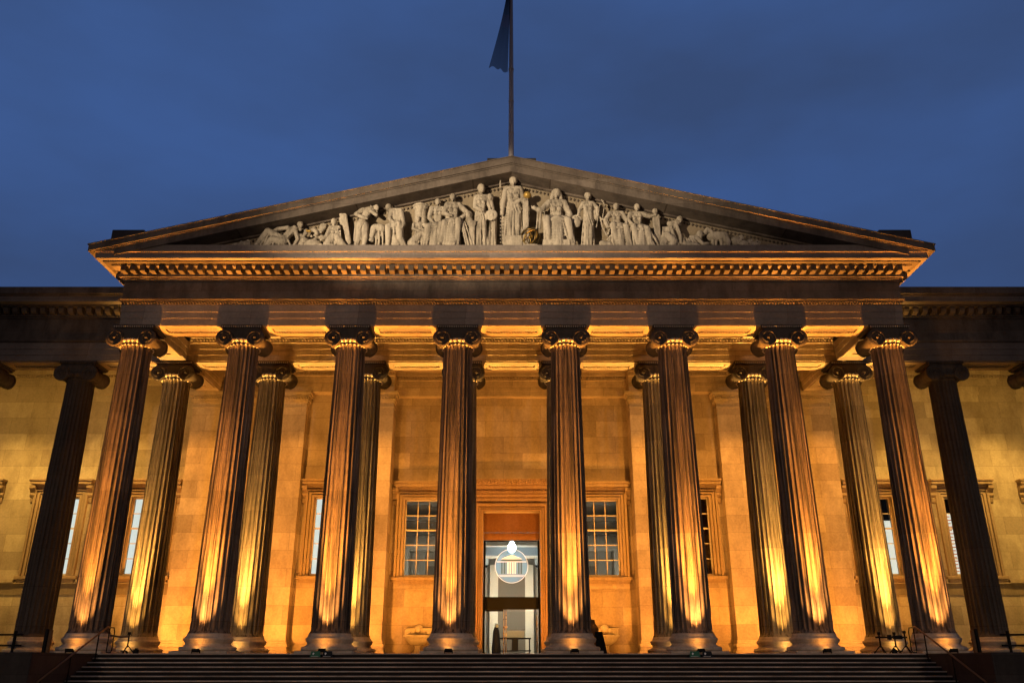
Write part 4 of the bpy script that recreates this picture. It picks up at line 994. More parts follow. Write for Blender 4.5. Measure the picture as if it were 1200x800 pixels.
# ------------------------------------------------------------------ tripod barrier stands, posts, boards
def tripod(x, y, label, h=0.76, box_on=False, arm=0.0):
    t = thing('tripod_stand', label, 'tripod stand', (x, y, 0.003), group='tripod barrier stands')
    b = MB(); b.tube([(0, 0, 0.22), (0, 0, h)], 0.032, 8); b.build('post', 'dark_metal', t)
    for k in range(3):
        a_ = 2 * PI * k / 3 + 0.5; b = MB(); b.tube([(0, 0, 0.30), (0.26 * math.cos(a_), 0.26 * math.sin(a_), 0.012)], 0.02, 6); b.build('leg', 'dark_metal', t)
    b = MB(); b.box(-0.05, 0.05, -0.05, 0.05, h - 0.08, h + 0.02, 0.01); b.build('head', 'dark_metal', t)
    return t
tripod(-14.78, -1.3, 'single black tripod barrier stand on the top step beside a handrail')
tripod(14.2, -1.3, 'black tripod stand farthest from the handrail in the group of three')
tripod(14.83, -1.2, 'black tripod stand in the middle of the group of three')
tripod(15.12, -1.45, 'black tripod stand nearest the handrail in the group of three', 0.80)
b = MB(); b.box(14.08, 15.3, -1.24, -1.20, 0.56, 0.62); b.box(14.55, 14.68, -1.30, -1.16, 0.50, 0.68); b.box(14.75, 15.1, -1.28, -1.19, 0.52, 0.66)
tag(b.build('barrier_bar', 'dark_metal'), 'dark horizontal barrier bar carried by the three tripod stands', 'barrier bar')
b = MB(); b.tube([(-15.55, -1.2, 0.66), (-15.1, -1.25, 0.60), (-14.78, -1.3, 0.62)], 0.035, 8)
tag(b.build('barrier_cable', 'rail'), 'brown barrier tape between the handrail and the single tripod', 'barrier tape')
for x in (-14.45, 14.72):
    b = MB(); b.box(-0.09, 0.09, -0.07, 0.07, 0.0, 0.15, 0.015); b.box(-0.03, 0.03, -0.075, 0.075, 0.15, 0.19)
    o = b.build('junction_box', 'dark_metal', loc=(x, -1.25, 0.003)); tag(o, 'small black cable box on the floor beside the ' + ('single tripod' if x < 0 else 'three tripods'), 'cable box', 'cable boxes')
for s_ in (-1, 1):
    ps = thing('barrier_post', f'pair of slim upright stone posts behind the {"single tripod" if s_ < 0 else "three tripods"} end stair wall', 'post', (s_ * 17.95, -1.35, -0.01), group='end posts')
    for k, (dx, m_) in enumerate(((0, 'dark_metal'), (0.16, 'urn'))):
        b = MB(); b.box(s_ * -dx - 0.055, s_ * -dx + 0.055, -0.06, 0.06, 0.0, 0.90 - 0.04 * k, 0.01); b.build('upright', m_, ps)
    fn = thing('terrace_railing', f'black metal railing on the podium at the {"left" if s_ < 0 else "right"} edge, beyond the dark wing column', 'railing', (s_ * 22.0, 3.75, 0.0), group='podium railings')
    b = MB(); x0, x1 = sorted((-s_ * 0.0, s_ * 7))
    for z in (0.35, 0.80): b.box(x0 - (0.35 if s_ > 0 else 0), x1 + (0.35 if s_ < 0 else 0), -0.03, 0.03, z, z + 0.08)
    b.build('rail', 'dark_metal', fn)
    for k in range(5):
        b = MB(); x = s_ * (k * 1.7); b.box(x - 0.055, x + 0.055, -0.05, 0.05, 0.0, 1.0, 0.01); b.build('post', 'dark_metal', fn)
# boards on the steps
def sign(x, m_, label):
    t = thing('step_sign', label, 'sign', (x, -1.80, -0.13), group='small signs on the steps')
    b = MB(); b.prism([(-0.20, 0.0), (0.20, 0.0), (0.165, 0.215), (-0.165, 0.215)], 'y', -0.012, 0.012); p = b.build('board', m_, t); p.rotation_euler = (R(-14), 0, 0)
    b = MB(); b.prism([(-0.10, 0.08), (-0.06, 0.08), (-0.06, 0.12), (-0.03, 0.12), (-0.075, 0.17), (-0.12, 0.12), (-0.10, 0.12)], 'y', -0.017, -0.0125); b.box(-0.15, 0.12, -0.017, -0.0125, 0.02, 0.028)
    q = b.build('printed_arrow', 'white', t); q.rotation_euler = (R(-14), 0, 0)
sign(-7.42, 'green', 'small green sign on the top step below the third front column'); sign(-6.96, 'navy', 'small black sign beside the green one below the third front column')
sign(6.93, 'green', 'small green sign on the top step below the sixth front column'); sign(7.40, 'navy', 'small black sign beside the green one below the sixth front column')
bd = thing('sandwich_board', 'leaning black board standing beside the column right of the doorway', 'board', (3.86, 2.6, 0.003))
b = MB(); b.prism([(-0.17, 0.0), (0.24, 0.0), (0.05, 0.92), (-0.27, 0.92)], 'y', -0.02, 0.02); b.build('board', 'dark_metal', bd)
b = MB(); b.prism([(-0.17, 0.0), (-0.11, 0.0), (-0.21, 0.9), (-0.27, 0.9)], 'y', 0.25, 0.28); b.prism([(0.18, 0.0), (0.24, 0.0), (0.05, 0.9), (-0.01, 0.9)], 'y', 0.25, 0.28); b.build('rear_leg', 'dark_metal', bd)
un = thing('bollard_urn', 'brown urn-shaped post half hidden between the column and the black board', 'urn', (3.72, 5.2, 0.003))
b = MB(); b.lathe([(0.25, 0.0), (0.25, 0.1), (0.20, 0.14), (0.22, 0.7), (0.17, 0.82)], 20); b.build('pedestal', 'urn', un)
b = MB(); b.lathe([(0.14, 0.82), (0.25, 0.95), (0.29, 1.1), (0.24, 1.24), (0.14, 1.36), (0.12, 1.5), (0.14, 1.53)], 20); b.build('vase', 'urn', un)
# wall basins
for s_ in (-1, 1):
    wb = thing('wall_basin', 'carved stone basin on a pedestal against the wall, ' + ('in full view left of the doorway' if s_ < 0 else 'half hidden behind the black board'), 'basin', (s_ * 4.84, YC - 0.55, 0.003), group='stone wall basins')
    b = MB(); b.lathe([(0.16, 0.0), (0.34, 0.01), (0.34, 0.12), (0.2, 0.2), (0.15, 0.34), (0.17, 0.5)], 24); b.build('pedestal', 'basin', wb)
    b = MB(); b.lathe([(0.17, 0.5), (0.38, 0.58), (0.58, 0.74), (0.66, 0.92), (0.74, 0.95), (0.74, 1.0), (0.62, 1.0), (0.5, 0.88), (0.1, 0.8)], 32); b.build('bowl', 'basin', wb)
    b = MB(); b.box(-0.70, 0.70, 0.25, 0.42, 0.9, 1.32, 0.02); b.box(-0.74, 0.74, 0.2, 0.44, 1.322, 1.36); b.ball((0, 0.33, 1.38), 0.17, 2, (1.3, 0.5, 0.9)); b.ball((-0.45, 0.22, 1.12), 0.09, 1); b.ball((0.45, 0.22, 1.12), 0.09, 1); b.build('back_slab', 'basin', wb)
    b = MB(); b.ball((0, 0.2, 1.28), 0.17, 2); b.ball((0, 0.08, 1.24), 0.08, 2); b.build('mask', 'basin', wb)

#%%STATUES
# ------------------------------------------------------------------ pediment sculpture (generic robed classical figures)
KP = 0.040                                        # metres per photo pixel at the pediment
class Fig:
    def __init__(s, Y=-1.08, k=1.12): s.k = k; s.bm = bmesh.new(); s.Y = Y; s.rnd = random.Random(3)
    def p(s, x, y, d): return at(x, y, s.Y - min(d, 6 + (d - 6) * 0.6) * KP)   # kept within the depth of the ledge
    def c(s, x1, y1, r1, d1, x2, y2, r2, d2):
        a = s.p(x1, y1, d1); b = s.p(x2, y2, d2); ln = (b - a).length
        n = max(2, min(16, int(ln / (0.55 * KP * min(r1, r2) + 0.01)) + 1))
        for i in range(n + 1):
            t = i / n; r = (r1 + (r2 - r1) * t) * KP * s.k
            bmesh.ops.create_icosphere(s.bm, subdivisions=2 if r > 0.12 else 1, radius=r, matrix=Matrix.Translation(a.lerp(b, t)))
        return s
    def ball(s, x, y, r, d, sx=1, sy=1, sz=1):
        bmesh.ops.create_icosphere(s.bm, subdivisions=2, radius=1, matrix=Matrix.Translation(s.p(x, y, d)) @ Matrix.Diagonal((r * KP * s.k * sx, r * KP * s.k * sy, r * KP * s.k * sz, 1)))
        return s
    def box(s, x0, x1, y0, y1, d0, d1):
        a = s.p(x0, y1, (d0 + d1) / 2); b = s.p(x1, y0, (d0 + d1) / 2)
        bmesh.ops.create_cube(s.bm, size=1, matrix=Matrix.Translation((a + b) / 2) @ Matrix.Diagonal((abs(b.x - a.x), abs(d1 - d0) * KP, abs(b.z - a.z), 1)))
        return s
    def head(s, x, y, r, d=2, f=0.0, hair=1.0, beard=False, veil=False):
        r = r * 0.90
        s.ball(x, y, r, d, 0.86, 0.95, 1.12)                        # skull and face
        s.ball(x + f * r * 0.9, y + 0.16 * r, 0.26 * r, d + 0.86 * r * (1 - abs(f) * 0.6), 0.7, 1, 1.1)   # nose
        s.c(x - 0.4 * r + f * r * .3, y - 0.20 * r, 0.17 * r, d + 0.80 * r, x + 0.4 * r + f * r * .3, y - 0.20 * r, 0.17 * r, d + 0.80 * r)   # brow
        s.ball(x + f * r * .4, y + 0.66 * r, 0.3 * r, d + 0.62 * r)              # chin and mouth
        for q in (-1, 1): s.ball(x + q * 0.84 * r, y + 0.05 * r, 0.2 * r, d)      # ears
        if hair: s.ball(x, y - 0.22 * r, r * 1.0 * hair, d - 0.2 * r, 0.95, 1.02, 1.02); s.ball(x - f * r, y - 0.05 * r, r * 0.52 * hair, d - 0.95 * r)
        if beard: s.ball(x, y + 0.95 * r, r * 0.6, d + 0.4 * r, 0.9, 0.8, 1.1)
        if veil: s.ball(x, y - 0.1 * r, r * 1.2, d - 0.3 * r, 1, 0.9, 1.1); s.c(x - r, y, 0.45 * r, d - .3 * r, x - 1.3 * r, y + 2.2 * r, 0.5 * r, d - .3 * r); s.c(x + r, y, 0.45 * r, d - .3 * r, x + 1.3 * r, y + 2.2 * r, 0.5 * r, d - .3 * r)
        s.c(x, y + 0.6 * r, 0.48 * r, d - .2 * r, x, y + 1.7 * r, 0.55 * r, d - .4 * r)      # neck
        return s
    def limb(s, *pts):
        for a, b in zip(pts, pts[1:]): s.c(a[0], a[1], a[2], a[3], b[0], b[1], b[2], b[3])
        return s
    def hand(s, x, y, d, r=1.5, dx=1):
        s.ball(x, y, r, d)
        for k in range(4): s.c(x, y, r * .35, d, x + dx * r * 1.3, y - r + k * r * .65, r * .26, d + .6)
        s.c(x, y, r * .35, d, x - dx * .3 * r, y - r * 1.2, r * .28, d + .8)
        return s
    def torso(s, x0, y0, x1, y1, w, d0=2, d1=2, breast=False):
        """shoulders at (x0,y0), hips at (x1,y1), half width w"""
        s.c(x0 - w * .72, y0, w * .42, d0, x0 + w * .72, y0, w * .42, d0)
        for q in (-.3, .3):
            s.c(x0 + q * w, y0 + w * .4, w * .54, d0, (x0 + x1) / 2 + q * w * .7, (y0 + y1) / 2 + w * .2, w * .46, (d0 + d1) / 2)
            s.c((x0 + x1) / 2 + q * w * .7, (y0 + y1) / 2, w * .46, (d0 + d1) / 2, x1 + q * w, y1, w * .56, d1)
        for k in range(5):                                       # folds across the chest
            a = -0.7 + 0.35 * k
            s.c(x0 + a * w * .9, y0 + w * .15, w * .10, d0 + w * .56, x1 + a * w * .45 + w * .1, y1 - w * .2, w * .10, d1 + w * .60)
        if breast:
            for q in (-1, 1): s.ball(x0 + q * w * .36, y0 + w * .75, w * .3, d0 + w * .55)
        return s
    def folds(s, pts_top, pts_bot, n, r0, r1, jit=0.6, arc=0.0):
        """drapery: n rope-like folds between two lines (x,y,d)-(x,y,d)"""
        (a, b), (c, d) = pts_top, pts_bot
        n = max(3, int(n * 0.62)); r0 *= 0.72; r1 *= 0.72
        for k in range(n):
            t = (k + 0.5) / n; j = s.rnd.uniform(-jit, jit); v = s.rnd.uniform(0.75, 1.25); lift = s.rnd.uniform(0.2, 2.2)
            T = [a[i] + (b[i] - a[i]) * t for i in range(3)]; Bm = [c[i] + (d[i] - c[i]) * t for i in range(3)]
            T[2] += arc * math.sin(PI * t); Bm[2] += arc * 1.25 * math.sin(PI * t)
            mid = [(T[i] + Bm[i]) / 2 for i in range(3)]; mid[0] += j
            s.limb((T[0], T[1], r0 * v * .7, T[2] + lift), (mid[0], mid[1], r0 * v, mid[2] + lift), (Bm[0] + j, Bm[1], r1 * v, Bm[2] + lift))
        return s
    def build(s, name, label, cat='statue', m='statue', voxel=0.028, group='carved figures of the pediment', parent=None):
        me = bpy.data.meshes.new(name); s.bm.to_mesh(me); s.bm.free()
        o = bpy.data.objects.new(name, me); C.objects.link(o)
        r = o.modifiers.new('r', 'REMESH'); r.mode = 'VOXEL'; r.voxel_size = voxel; r.use_smooth_shade = True
        q = o.modifiers.new('s', 'SMOOTH'); q.factor = 0.35; q.iterations = 1
        dg = bpy.context.evaluated_depsgraph_get()
        m2 = bpy.data.meshes.new_from_object(o.evaluated_get(dg)); o.modifiers.clear(); o.data = m2; bpy.data.meshes.remove(me); m2.name = name
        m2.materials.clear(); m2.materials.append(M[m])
        for pg in m2.polygons: pg.use_smooth = True
        # origin at the foot of the figure
        n = len(m2.vertices); cx = sum(v.co.x for v in m2.vertices) / n; cy = sum(v.co.y for v in m2.vertices) / n; cz = min(v.co.z for v in m2.vertices)
        m2.transform(Matrix.Translation((-cx, -cy, -cz))); o.location = (cx, cy, cz)
        if parent is not None: o.parent = parent; o.location = Vector((cx, cy, cz)) - parent.location
        else: tag(o, label, cat, group)
        return o

def standing(x, yt, yb, w, f=0.0, sway=0.0, **hd):
    F = Fig(); Hh = yb - yt; r = 0.066 * Hh
    F.head(x, yt + r * 1.1, r, 3, f, **hd)
    ys, yh = yt + 0.20 * Hh, yt + 0.47 * Hh
    F.torso(x, ys, x + sway, yh, w, 2.5, 2.5, True)
    for q in (-.38, .38): F.c(x + sway + q * w, yh, w * .50, 1, x + sway * .5 + q * w * 1.25, yb, w * .55, 1)
    F.folds(((x + sway - w * .9, yh - 2, 2.5), (x + sway + w * .9, yh - 2, 2.5)), ((x - w * 1.2, yb, 3), (x + w * 1.2, yb, 3)), 12, w * .15, w * .19, .8, w * .42)
    F.c(x + sway + w * .42, yh + 2, w * .36, 4, x + w * .5, yh + 0.27 * Hh, w * .30, 8)      # bent knee under the cloth
    F.c(x + w * .5, yh + .27 * Hh, w * .28, 8, x + w * .38, yb, w * .2, 5)
    F.folds(((x - w * .95, ys, 3), (x - w * .2, ys + 2, 3)), ((x - w * .1, yh + 4, 4), (x + w * 1.0, yh + 5, 4)), 6, w * .13, w * .14, .4, w * .35)   # cloth slung across the body
    F.limb((x - w * .8, yh - 1, w * .15, 4), (x + sway, yh - 2.5, w * .16, 3 + w * .5), (x + w * .9, yh + 1, w * .16, 4))   # girdle
    return F, ys, yh
def seated(x, yh_, ys, yf, w, k=0.0, f=0.0, spread=1.0, **hd):
    """front-facing sitter: head centre yh_, seat ys, feet yf; knees shifted sideways by k"""
    F = Fig(); r = w * .50
    F.head(x, yh_, r, 3, f, **hd)
    sh = yh_ + r * 2.0
    F.torso(x, sh, x, ys, w * .92, 3, 2, True)
    lead = 1 if k >= 0 else -1
    for q in (-1, 1):
        kx = x + k + q * w * .98 * spread; ky = ys - 0.5 + (1.5 if q == lead else -1.0)
        fx = kx + k * .5 + (lead * w * .35 if q == lead else -q * w * .3)
        F.limb((x + q * w * .5, ys, w * .55, 2), (kx, ky, w * .44, 15), (fx, yf - 1, w * .30, 13))
        F.c(fx, yf, w * .26, 13, fx + lead * w * .2, yf + .6, w * .22, 18)
        # cloth pulled tight over each knee, then hanging
        F.folds(((kx - w * .4, ky + 1, 16), (kx + w * .4, ky + 1, 16)), ((fx - w * .55, yf + 1, 13), (fx + w * .55, yf + 1, 13)), 7, w * .16, w * .20, .8)
    F.ball(x + k * .6, ys + 2, w * .95, 8, 1.15, .75, .55)
    F.c(x + k * .8, ys + 2, w * .7, 9, x + k, yf + 2, w * .9, 7)
    for q in range(4):                                           # swags between the knees
        yy = ys + 2 + q * (yf - ys) * .2
        F.limb((x + k - w * .9, yy - 1, w * .13, 14), (x + k - w * .2, yy + 2.2, w * .17, 13.5), (x + k + w * .9, yy - 1.5, w * .13, 14))
    F.folds(((x - w * .9, ys - 4, 6), (x + w * .9, ys - 4, 6)), ((x + k - w * 1.25, ys + 1.5, 17), (x + k + w * 1.25, ys + 1.5, 17)), 8, w * .17, w * .17)
    F.box(x - w * 1.1, x + w * 1.1, ys + 3, yf + 6, -4, 5)
    return F, sh
# 1 centre figure with spear and gilded ball
F, ys, yh = standing(601.5, 206.5, 286, 10.2, 0.0, 0.5); F.ball(601.5, 206.8, 4.4, 3, 1.1, 1, .6)
F.limb((593, ys + 1, 3.6, 3), (589.5, 238, 3.1, 5), (588.5, 250, 2.3, 8)); F.hand(588, 250, 8, 1.8, 1)
F.limb((610, ys + 1, 3.4, 3), (613.5, 236, 3.0, 6), (615, 234, 2.2, 10)); F.hand(615, 234, 10, 1.8, 1)
F.limb((593, ys, 2.6, 3), (600, 240, 2.6, 8), (611, 234, 2.4, 8))
F.limb((592, 228, 2.6, -1), (590.5, 255, 3.0, -1), (591.5, 284, 3.2, 0))
ct = F.build('robed_statue', 'tallest standing robed statue at the centre of the pediment holding a tall staff')
F = Fig(); F.limb((586.2, 211, .5, 7), (586.3, 216, 1.6, 7), (586.4, 220, 1.0, 7), (586.8, 284, 1.2, 7)); F.build('staff', '', parent=ct, voxel=0.03)
F = Fig(); F.box(590, 612, 279, 292, -4, 11); F.build('base_block', '', parent=ct)
# obelisk and gilded ball
t = thing('stone_pillar', 'slim square carved pillar between the central standing and the veiled seated statue', 'pillar', at(616.5, 290, -1.25), group='carved props of the pediment')
F = Fig(); F.c(614.8, 237, .3, 7, 614.8, 237.4, .3, 7); F.box(612.6, 619.4, 236, 270, 4, 10); F.box(611.8, 620.2, 270, 288, 3.5, 10.5); F.build('shaft', '', parent=t, voxel=0.035)
F = Fig(); F.ball(618, 228.8, 4.3, 9); F.build('ball', '', parent=t, m='gold', voxel=0.025)
F = Fig(); F.c(618, 232, 1.6, 8, 617, 236, 1.8, 8); F.build('ball_neck', '', parent=t, voxel=0.03)
# armillary sphere
c0 = at(621.8, 277.6, -1.50); t = thing('armillary_sphere', 'dark openwork sphere of metal rings with gilded band at the feet of the central statue', 'armillary sphere', c0 - Vector((0, 0, 0.48)))
for nm_, m_, rr, rot, th in (('ring', 'dark_ring', .41, (0, 0, 0), .028), ('ring', 'dark_ring', .44, (0, 0, 60), .028), ('ring', 'dark_ring', .44, (0, 0, 120), .028), ('ring', 'dark_ring', .43, (62, 15, 0), .03), ('gilded_band', 'gold', .34, (68, -32, 0), .04)):
    b = MB(); b.tube([(rr * math.cos(2 * PI * k / 40), 0, rr * math.sin(2 * PI * k / 40)) for k in range(41)], th, 6, cap=False)
    if 'dark_ring' not in M: M['dark_ring'] = mat('dark_gilt_ring', (0.16, 0.11, 0.04), 0.4, 0.7)
    o = b.build(nm_, m_, t, (0, 0, 0.48)); o.rotation_euler = tuple(R(q) for q in rot)
b = MB(); b.ball((0, 0, 0.48), 0.11, 2); b.tube([(0, 0, -0.02), (0, 0, 0.9)], 0.025, 6); b.build('core', 'gold', t)
b = MB(); b.box(-0.32, 0.32, -0.2, 0.2, -0.12, 0.03, 0.03); b.build('foot', 'statue', t)
# 2 standing figure with disc and mask
F, ys, yh = standing(564, 215.5, 294, 7.6, 0.5, -1.0)
F.limb((558, ys + 1, 2.9, 3), (556.5, 243, 2.6, 6), (564, 246, 2.0, 10)); F.hand(565, 246, 10, 1.6, 1)
F.limb((570, ys + 1, 2.8, 3), (574, 243, 2.3, 4), (574.5, 250, 1.9, 8)); F.hand(575, 250, 8, 1.6, 1)
o = F.build('robed_statue', 'standing statue with a round disc under its arm, left of the central staff')
F = Fig(); F.ball(575.7, 252, 7.0, 9, 1, .28, 1); F.ball(576.3, 252.3, 2.0, 11); F.build('disc', '', parent=o, voxel=0.035)
F = Fig(); F.ball(574.3, 232.5, 3.8, 3, 1, 1, 1.1); F.ball(574.6, 233, .9, 7); F.ball(574.3, 231, 4.0, 1.5); F.limb((575, 238, 3.2, 2), (579, 258, 3.4, 1), (577, 288, 4.5, 1)); F.folds(((573, 258, 4), (581, 258, 4)), ((571, 290, 5), (583, 290, 5)), 5, 1.2, 1.4); F.build('mask_pillar', '', parent=o)
# 3 large seated woman, lyre at her side
F, sh = seated(531, 231.5, 260, 285, 8.6, -2, -0.3); F.limb((538, sh, 3.2, 4), (548, 250, 2.8, 6), (541, 255, 2.2, 13)); F.hand(541, 255, 13, 1.7, -1)
F.limb((524, sh, 3.2, 4), (520, 250, 2.8, 8), (527, 252, 2.1, 12)); F.hand(528, 252, 12, 1.7, 1)
F.folds(((538, 258, 12), (546, 260, 8)), ((544, 288, 12), (556, 290, 8)), 6, 1.6, 1.7); F.folds(((522, 262, 14), (528, 262, 14)), ((519, 286, 14), (527, 286, 14)), 4, 1.7, 1.7)
F.build('robed_statue', 'large seated statue with deep folds across her knees, beside the small bust pedestal')
t = thing('bust_pedestal', 'small carved bust on a square pedestal between seated and disc-bearing statues', 'pedestal', at(552, 292, -1.1), group='carved props of the pediment')
F = Fig(); F.box(549, 557, 263, 292, 1, 8); F.box(547.6, 558.4, 260, 265, 0.5, 8.5); F.build('block', '', parent=t, voxel=0.035)
F = Fig(); F.ball(548.5, 253, 4.2, 6, 1, 1, 1.1); F.ball(546.5, 254.5, 1.1, 9.5); F.ball(549.5, 251.5, 4.0, 5); F.c(550, 256, 3.0, 5, 551, 261, 4, 5); F.build('bust', '', parent=t)
# 4 seated companion behind, looking down
F, sh = seated(513, 237, 264, 288, 7.6, -4, -0.5); F.limb((520, sh, 3, 4), (526, 256, 2.6, 6), (518, 262, 2, 12)); F.hand(518, 262, 12, 1.5, -1)
F.limb((506, sh, 3, 4), (503, 255, 2.6, 7), (508, 262, 2.0, 12)); F.hand(508, 262, 12, 1.5, 1)
F.build('robed_statue', 'smaller seated statue turning its head, behind the knees of the large seated woman')
# 5 kneeling woman and altar
F = Fig(); F.head(489.5, 257, 3.3, 6, -0.6); F.torso(490, 263, 494, 274, 5.6, 5, 4, True)
F.limb((493, 275, 5, 5), (482, 285, 4.2, 12), (492, 292, 3.2, 8)); F.limb((496, 275, 5, 5), (508, 281, 4.0, 9), (512, 292, 3, 8))
F.folds(((488, 268, 8), (504, 268, 6)), ((479, 291, 12), (514, 290, 8)), 13, 1.3, 1.5)
F.folds(((490, 259, 4), (500, 262, 2)), ((506, 278, 6), (515, 282, 5)), 6, 1.2, 1.2)
F.limb((485, 263, 2.2, 6), (484, 268, 2, 10), (490, 270, 1.6, 13)); F.hand(490.5, 270, 13, 1.3); F.limb((495, 263, 2.2, 5), (503, 266, 1.9, 8), (511, 268, 1.5, 10)); F.hand(512, 268, 10, 1.3)
F.build('kneeling_statue', 'kneeling statue in wide spreading drapery in front of the round altar')
F = Fig(-0.95); F.c(493.5, 246, 7.2, 0, 493.5, 292, 7.0, 0); F.ball(493.5, 242.5, 9.6, 0, 1, .9, .22); F.ball(493.5, 245, 8.6, 0, 1, .9, .3); F.build('altar', 'round carved altar with flared top behind the kneeling statue', 'altar', group='carved props of the pediment')
# 6 seated hunter seen from behind
F = Fig(); F.head(455.5, 243.5, 4.2, 2, -0.9); F.torso(464, 247, 465, 262, 7.2, 4, 4)
F.limb((465, 264, 5.6, 4), (455, 266, 3.8, 9), (454.5, 288, 2.6, 9)); F.limb((467, 265, 5.4, 4), (469, 279, 3.6, 8), (475, 291, 2.5, 8))
F.limb((459, 248, 3, 5), (456, 256, 2.5, 9), (460, 260, 1.9, 12)); F.hand(460.5, 260, 12, 1.5); F.limb((470, 249, 3, 5), (473, 262, 2.5, 6), (469, 271, 2, 9)); F.hand(469, 271, 9, 1.5)
F.folds(((459, 260, 9), (470, 260, 9)), ((460, 274, 11), (472, 272, 10)), 6, 1.5, 1.6); F.box(459, 469, 268, 293, 0, 7); F.ball(467, 262, 2.2, 10)
F.build('seated_statue', 'muscular seated statue with bare back bending to the left above a small block')
# 7 sheep-like animal
F = Fig(); F.c(440, 268, 5.2, 3, 447, 268, 5.0, 3); F.limb((438, 268, 3.6, 5), (435.5, 277, 2.6, 8), (436, 282, 2.0, 9)); F.ball(434.5, 281, 2.2, 10); F.ball(437, 274, 1.3, 9)
for x in (440, 443.5, 448): F.limb((x, 270, 2.0, 4), (x + .8, 281, 1.3, 5), (x, 293, 1.1, 5))
F.limb((449.5, 266, 1.1, 2), (451.5, 274, .8, 2)); F.build('carved_animal', 'stone sheep with lowered head below the digging statue', 'animal statue')
# 8 digging man with staff
F = Fig(); F.head(441, 243, 4.0, 4, 0.8); F.torso(431, 246, 424, 262, 6.6, 4, 3)
F.limb((431, 243, 3.6, 3), (439, 244, 2.8, 3)); F.limb((425, 246, 2.8, 5), (417, 251, 2.4, 8), (428, 256, 1.9, 11)); F.hand(429, 256, 11, 1.5)
F.limb((435, 247, 2.7, 4), (441, 252, 2.3, 7), (434, 247, 1.8, 11)); F.hand(434, 247, 11, 1.5)
F.limb((422, 264, 4.6, 4), (420, 278, 3.4, 7), (416, 293, 2.4, 5)); F.limb((427, 264, 4.6, 4), (428, 278, 3.2, 9), (425.5, 293, 2.3, 8))
F.folds(((415, 258, 6), (429, 262, 7)), ((414, 282, 6), (425, 280, 8)), 7, 1.4, 1.5)
o = F.build('standing_statue', 'stooping statue of a man working with a long staff beside the stone sheep')
F = Fig(); F.limb((436.5, 237, .9, 12), (421, 270, .9, 12)); F.c(433, 238.5, .9, 12, 440, 238, .8, 12); F.build('staff', '', parent=o, voxel=0.028)
# 9 kneeling winged figure
F = Fig(); F.head(391.5, 260.5, 4.1, 5, -0.5); F.torso(392, 267, 390, 278, 6.6, 4, 4, True)
F.limb((390, 279, 5.4, 5), (383, 287, 4.2, 11), (395, 293, 3, 8)); F.limb((394, 279, 5.2, 5), (402, 288, 3.8, 9), (407, 293, 3, 8))
F.folds(((385, 270, 8), (400, 270, 7)), ((377, 291, 11), (403, 291, 9)), 11, 1.4, 1.6); F.limb((387, 267, 2.5, 6), (382, 277, 2.2, 10), (377, 281, 1.7, 11)); F.hand(376.5, 281, 11, 1.4, -1)
o = F.build('kneeling_statue', 'kneeling winged statue with one large upright wing')
F = Fig(); F.ball(402.5, 257, 5.2, 2, .95, .5, 1.5)
for k in range(6): F.limb((399 + k * 1.3, 251 + k * .8, 1.6, 3.5), (404.5 + k * .7, 270, 1.5, 3), (407 + k * .7, 288 - k * .6, .9, 2))
F.build('wing', '', parent=o)
# 10 rocks, gilded lamp and bush between reclining and winged figure
F = Fig(-1.0); F.ball(366, 288, 9, 3, 1.1, .8, .8); F.ball(354, 288, 8, 2, .8, .7, 1.5); F.ball(352, 279, 5, 1); F.ball(357, 283, 4.5, 4); F.ball(372, 276, 4.5, 0); F.ball(368, 271, 4, 0); F.ball(379, 266, 4.4, 0); F.limb((379, 266, 3, 0), (373, 276, 4, 0))
for k in range(26): F.ball(350 + 30 * F.rnd.random(), 270 + 18 * F.rnd.random(), 1.2 + 1.3 * F.rnd.random(), 4 + 3 * F.rnd.random())
F.build('carved_rocks', 'heap of carved rocks and leaves between the reclining and winged statues', 'carving', group='carved props of the pediment')
F = Fig(); F.ball(362.5, 271, 2.0, 8, 1.2, .8, .7); F.c(359, 269.5, .9, 8, 360, 271, 1.1, 8); F.build('gilded_lamp', 'tiny gilded lamp catching light above the carved rocks', 'lamp carving', m='gold', voxel=0.025, group='carved props of the pediment')
# 11 reclining figure at the far end
F = Fig(); F.head(352, 263.5, 3.8, 3, 0.6); F.torso(342, 268, 333, 281, 6.2, 4, 4)
F.limb((332, 282, 5.2, 5), (314, 271, 3.8, 8), (300, 288, 2.6, 7)); F.limb((332, 284, 5.0, 7), (318, 281, 3.6, 11), (312, 289, 2.6, 11))
F.limb((345, 267, 2.7, 4), (349, 280, 2.4, 6), (344, 289, 1.9, 9)); F.hand(343, 289, 9, 1.5, -1); F.limb((337, 267, 2.7, 5), (326, 268, 2.3, 7), (317, 273, 1.8, 8)); F.hand(316, 273.5, 8, 1.5, -1)
F.folds(((310, 272, 9), (318, 270, 9)), ((297, 289, 10), (312, 289, 10)), 6, 1.5, 1.6); F.folds(((318, 282, 12), (340, 280, 9)), ((316, 292, 13), (346, 292, 10)), 8, 1.5, 1.5)
F.build('reclining_statue', 'reclining statue with one raised knee near the narrow end lit by the pediment floodlight')
F = Fig(); F.ball(287, 287, 4.5, 4, 1.5, 1, .8); F.ball(277, 288, 4, 4, 1.2, 1, .7); F.ball(291, 283, 2.4, 5); F.c(272, 289, 2, 4, 264, 291, 1.4, 4); F.ball(283, 283.5, 1.6, 5); F.build('carved_animal', 'low lizard-like stone animal in the narrow corner beyond the reclining statue', 'animal statue')
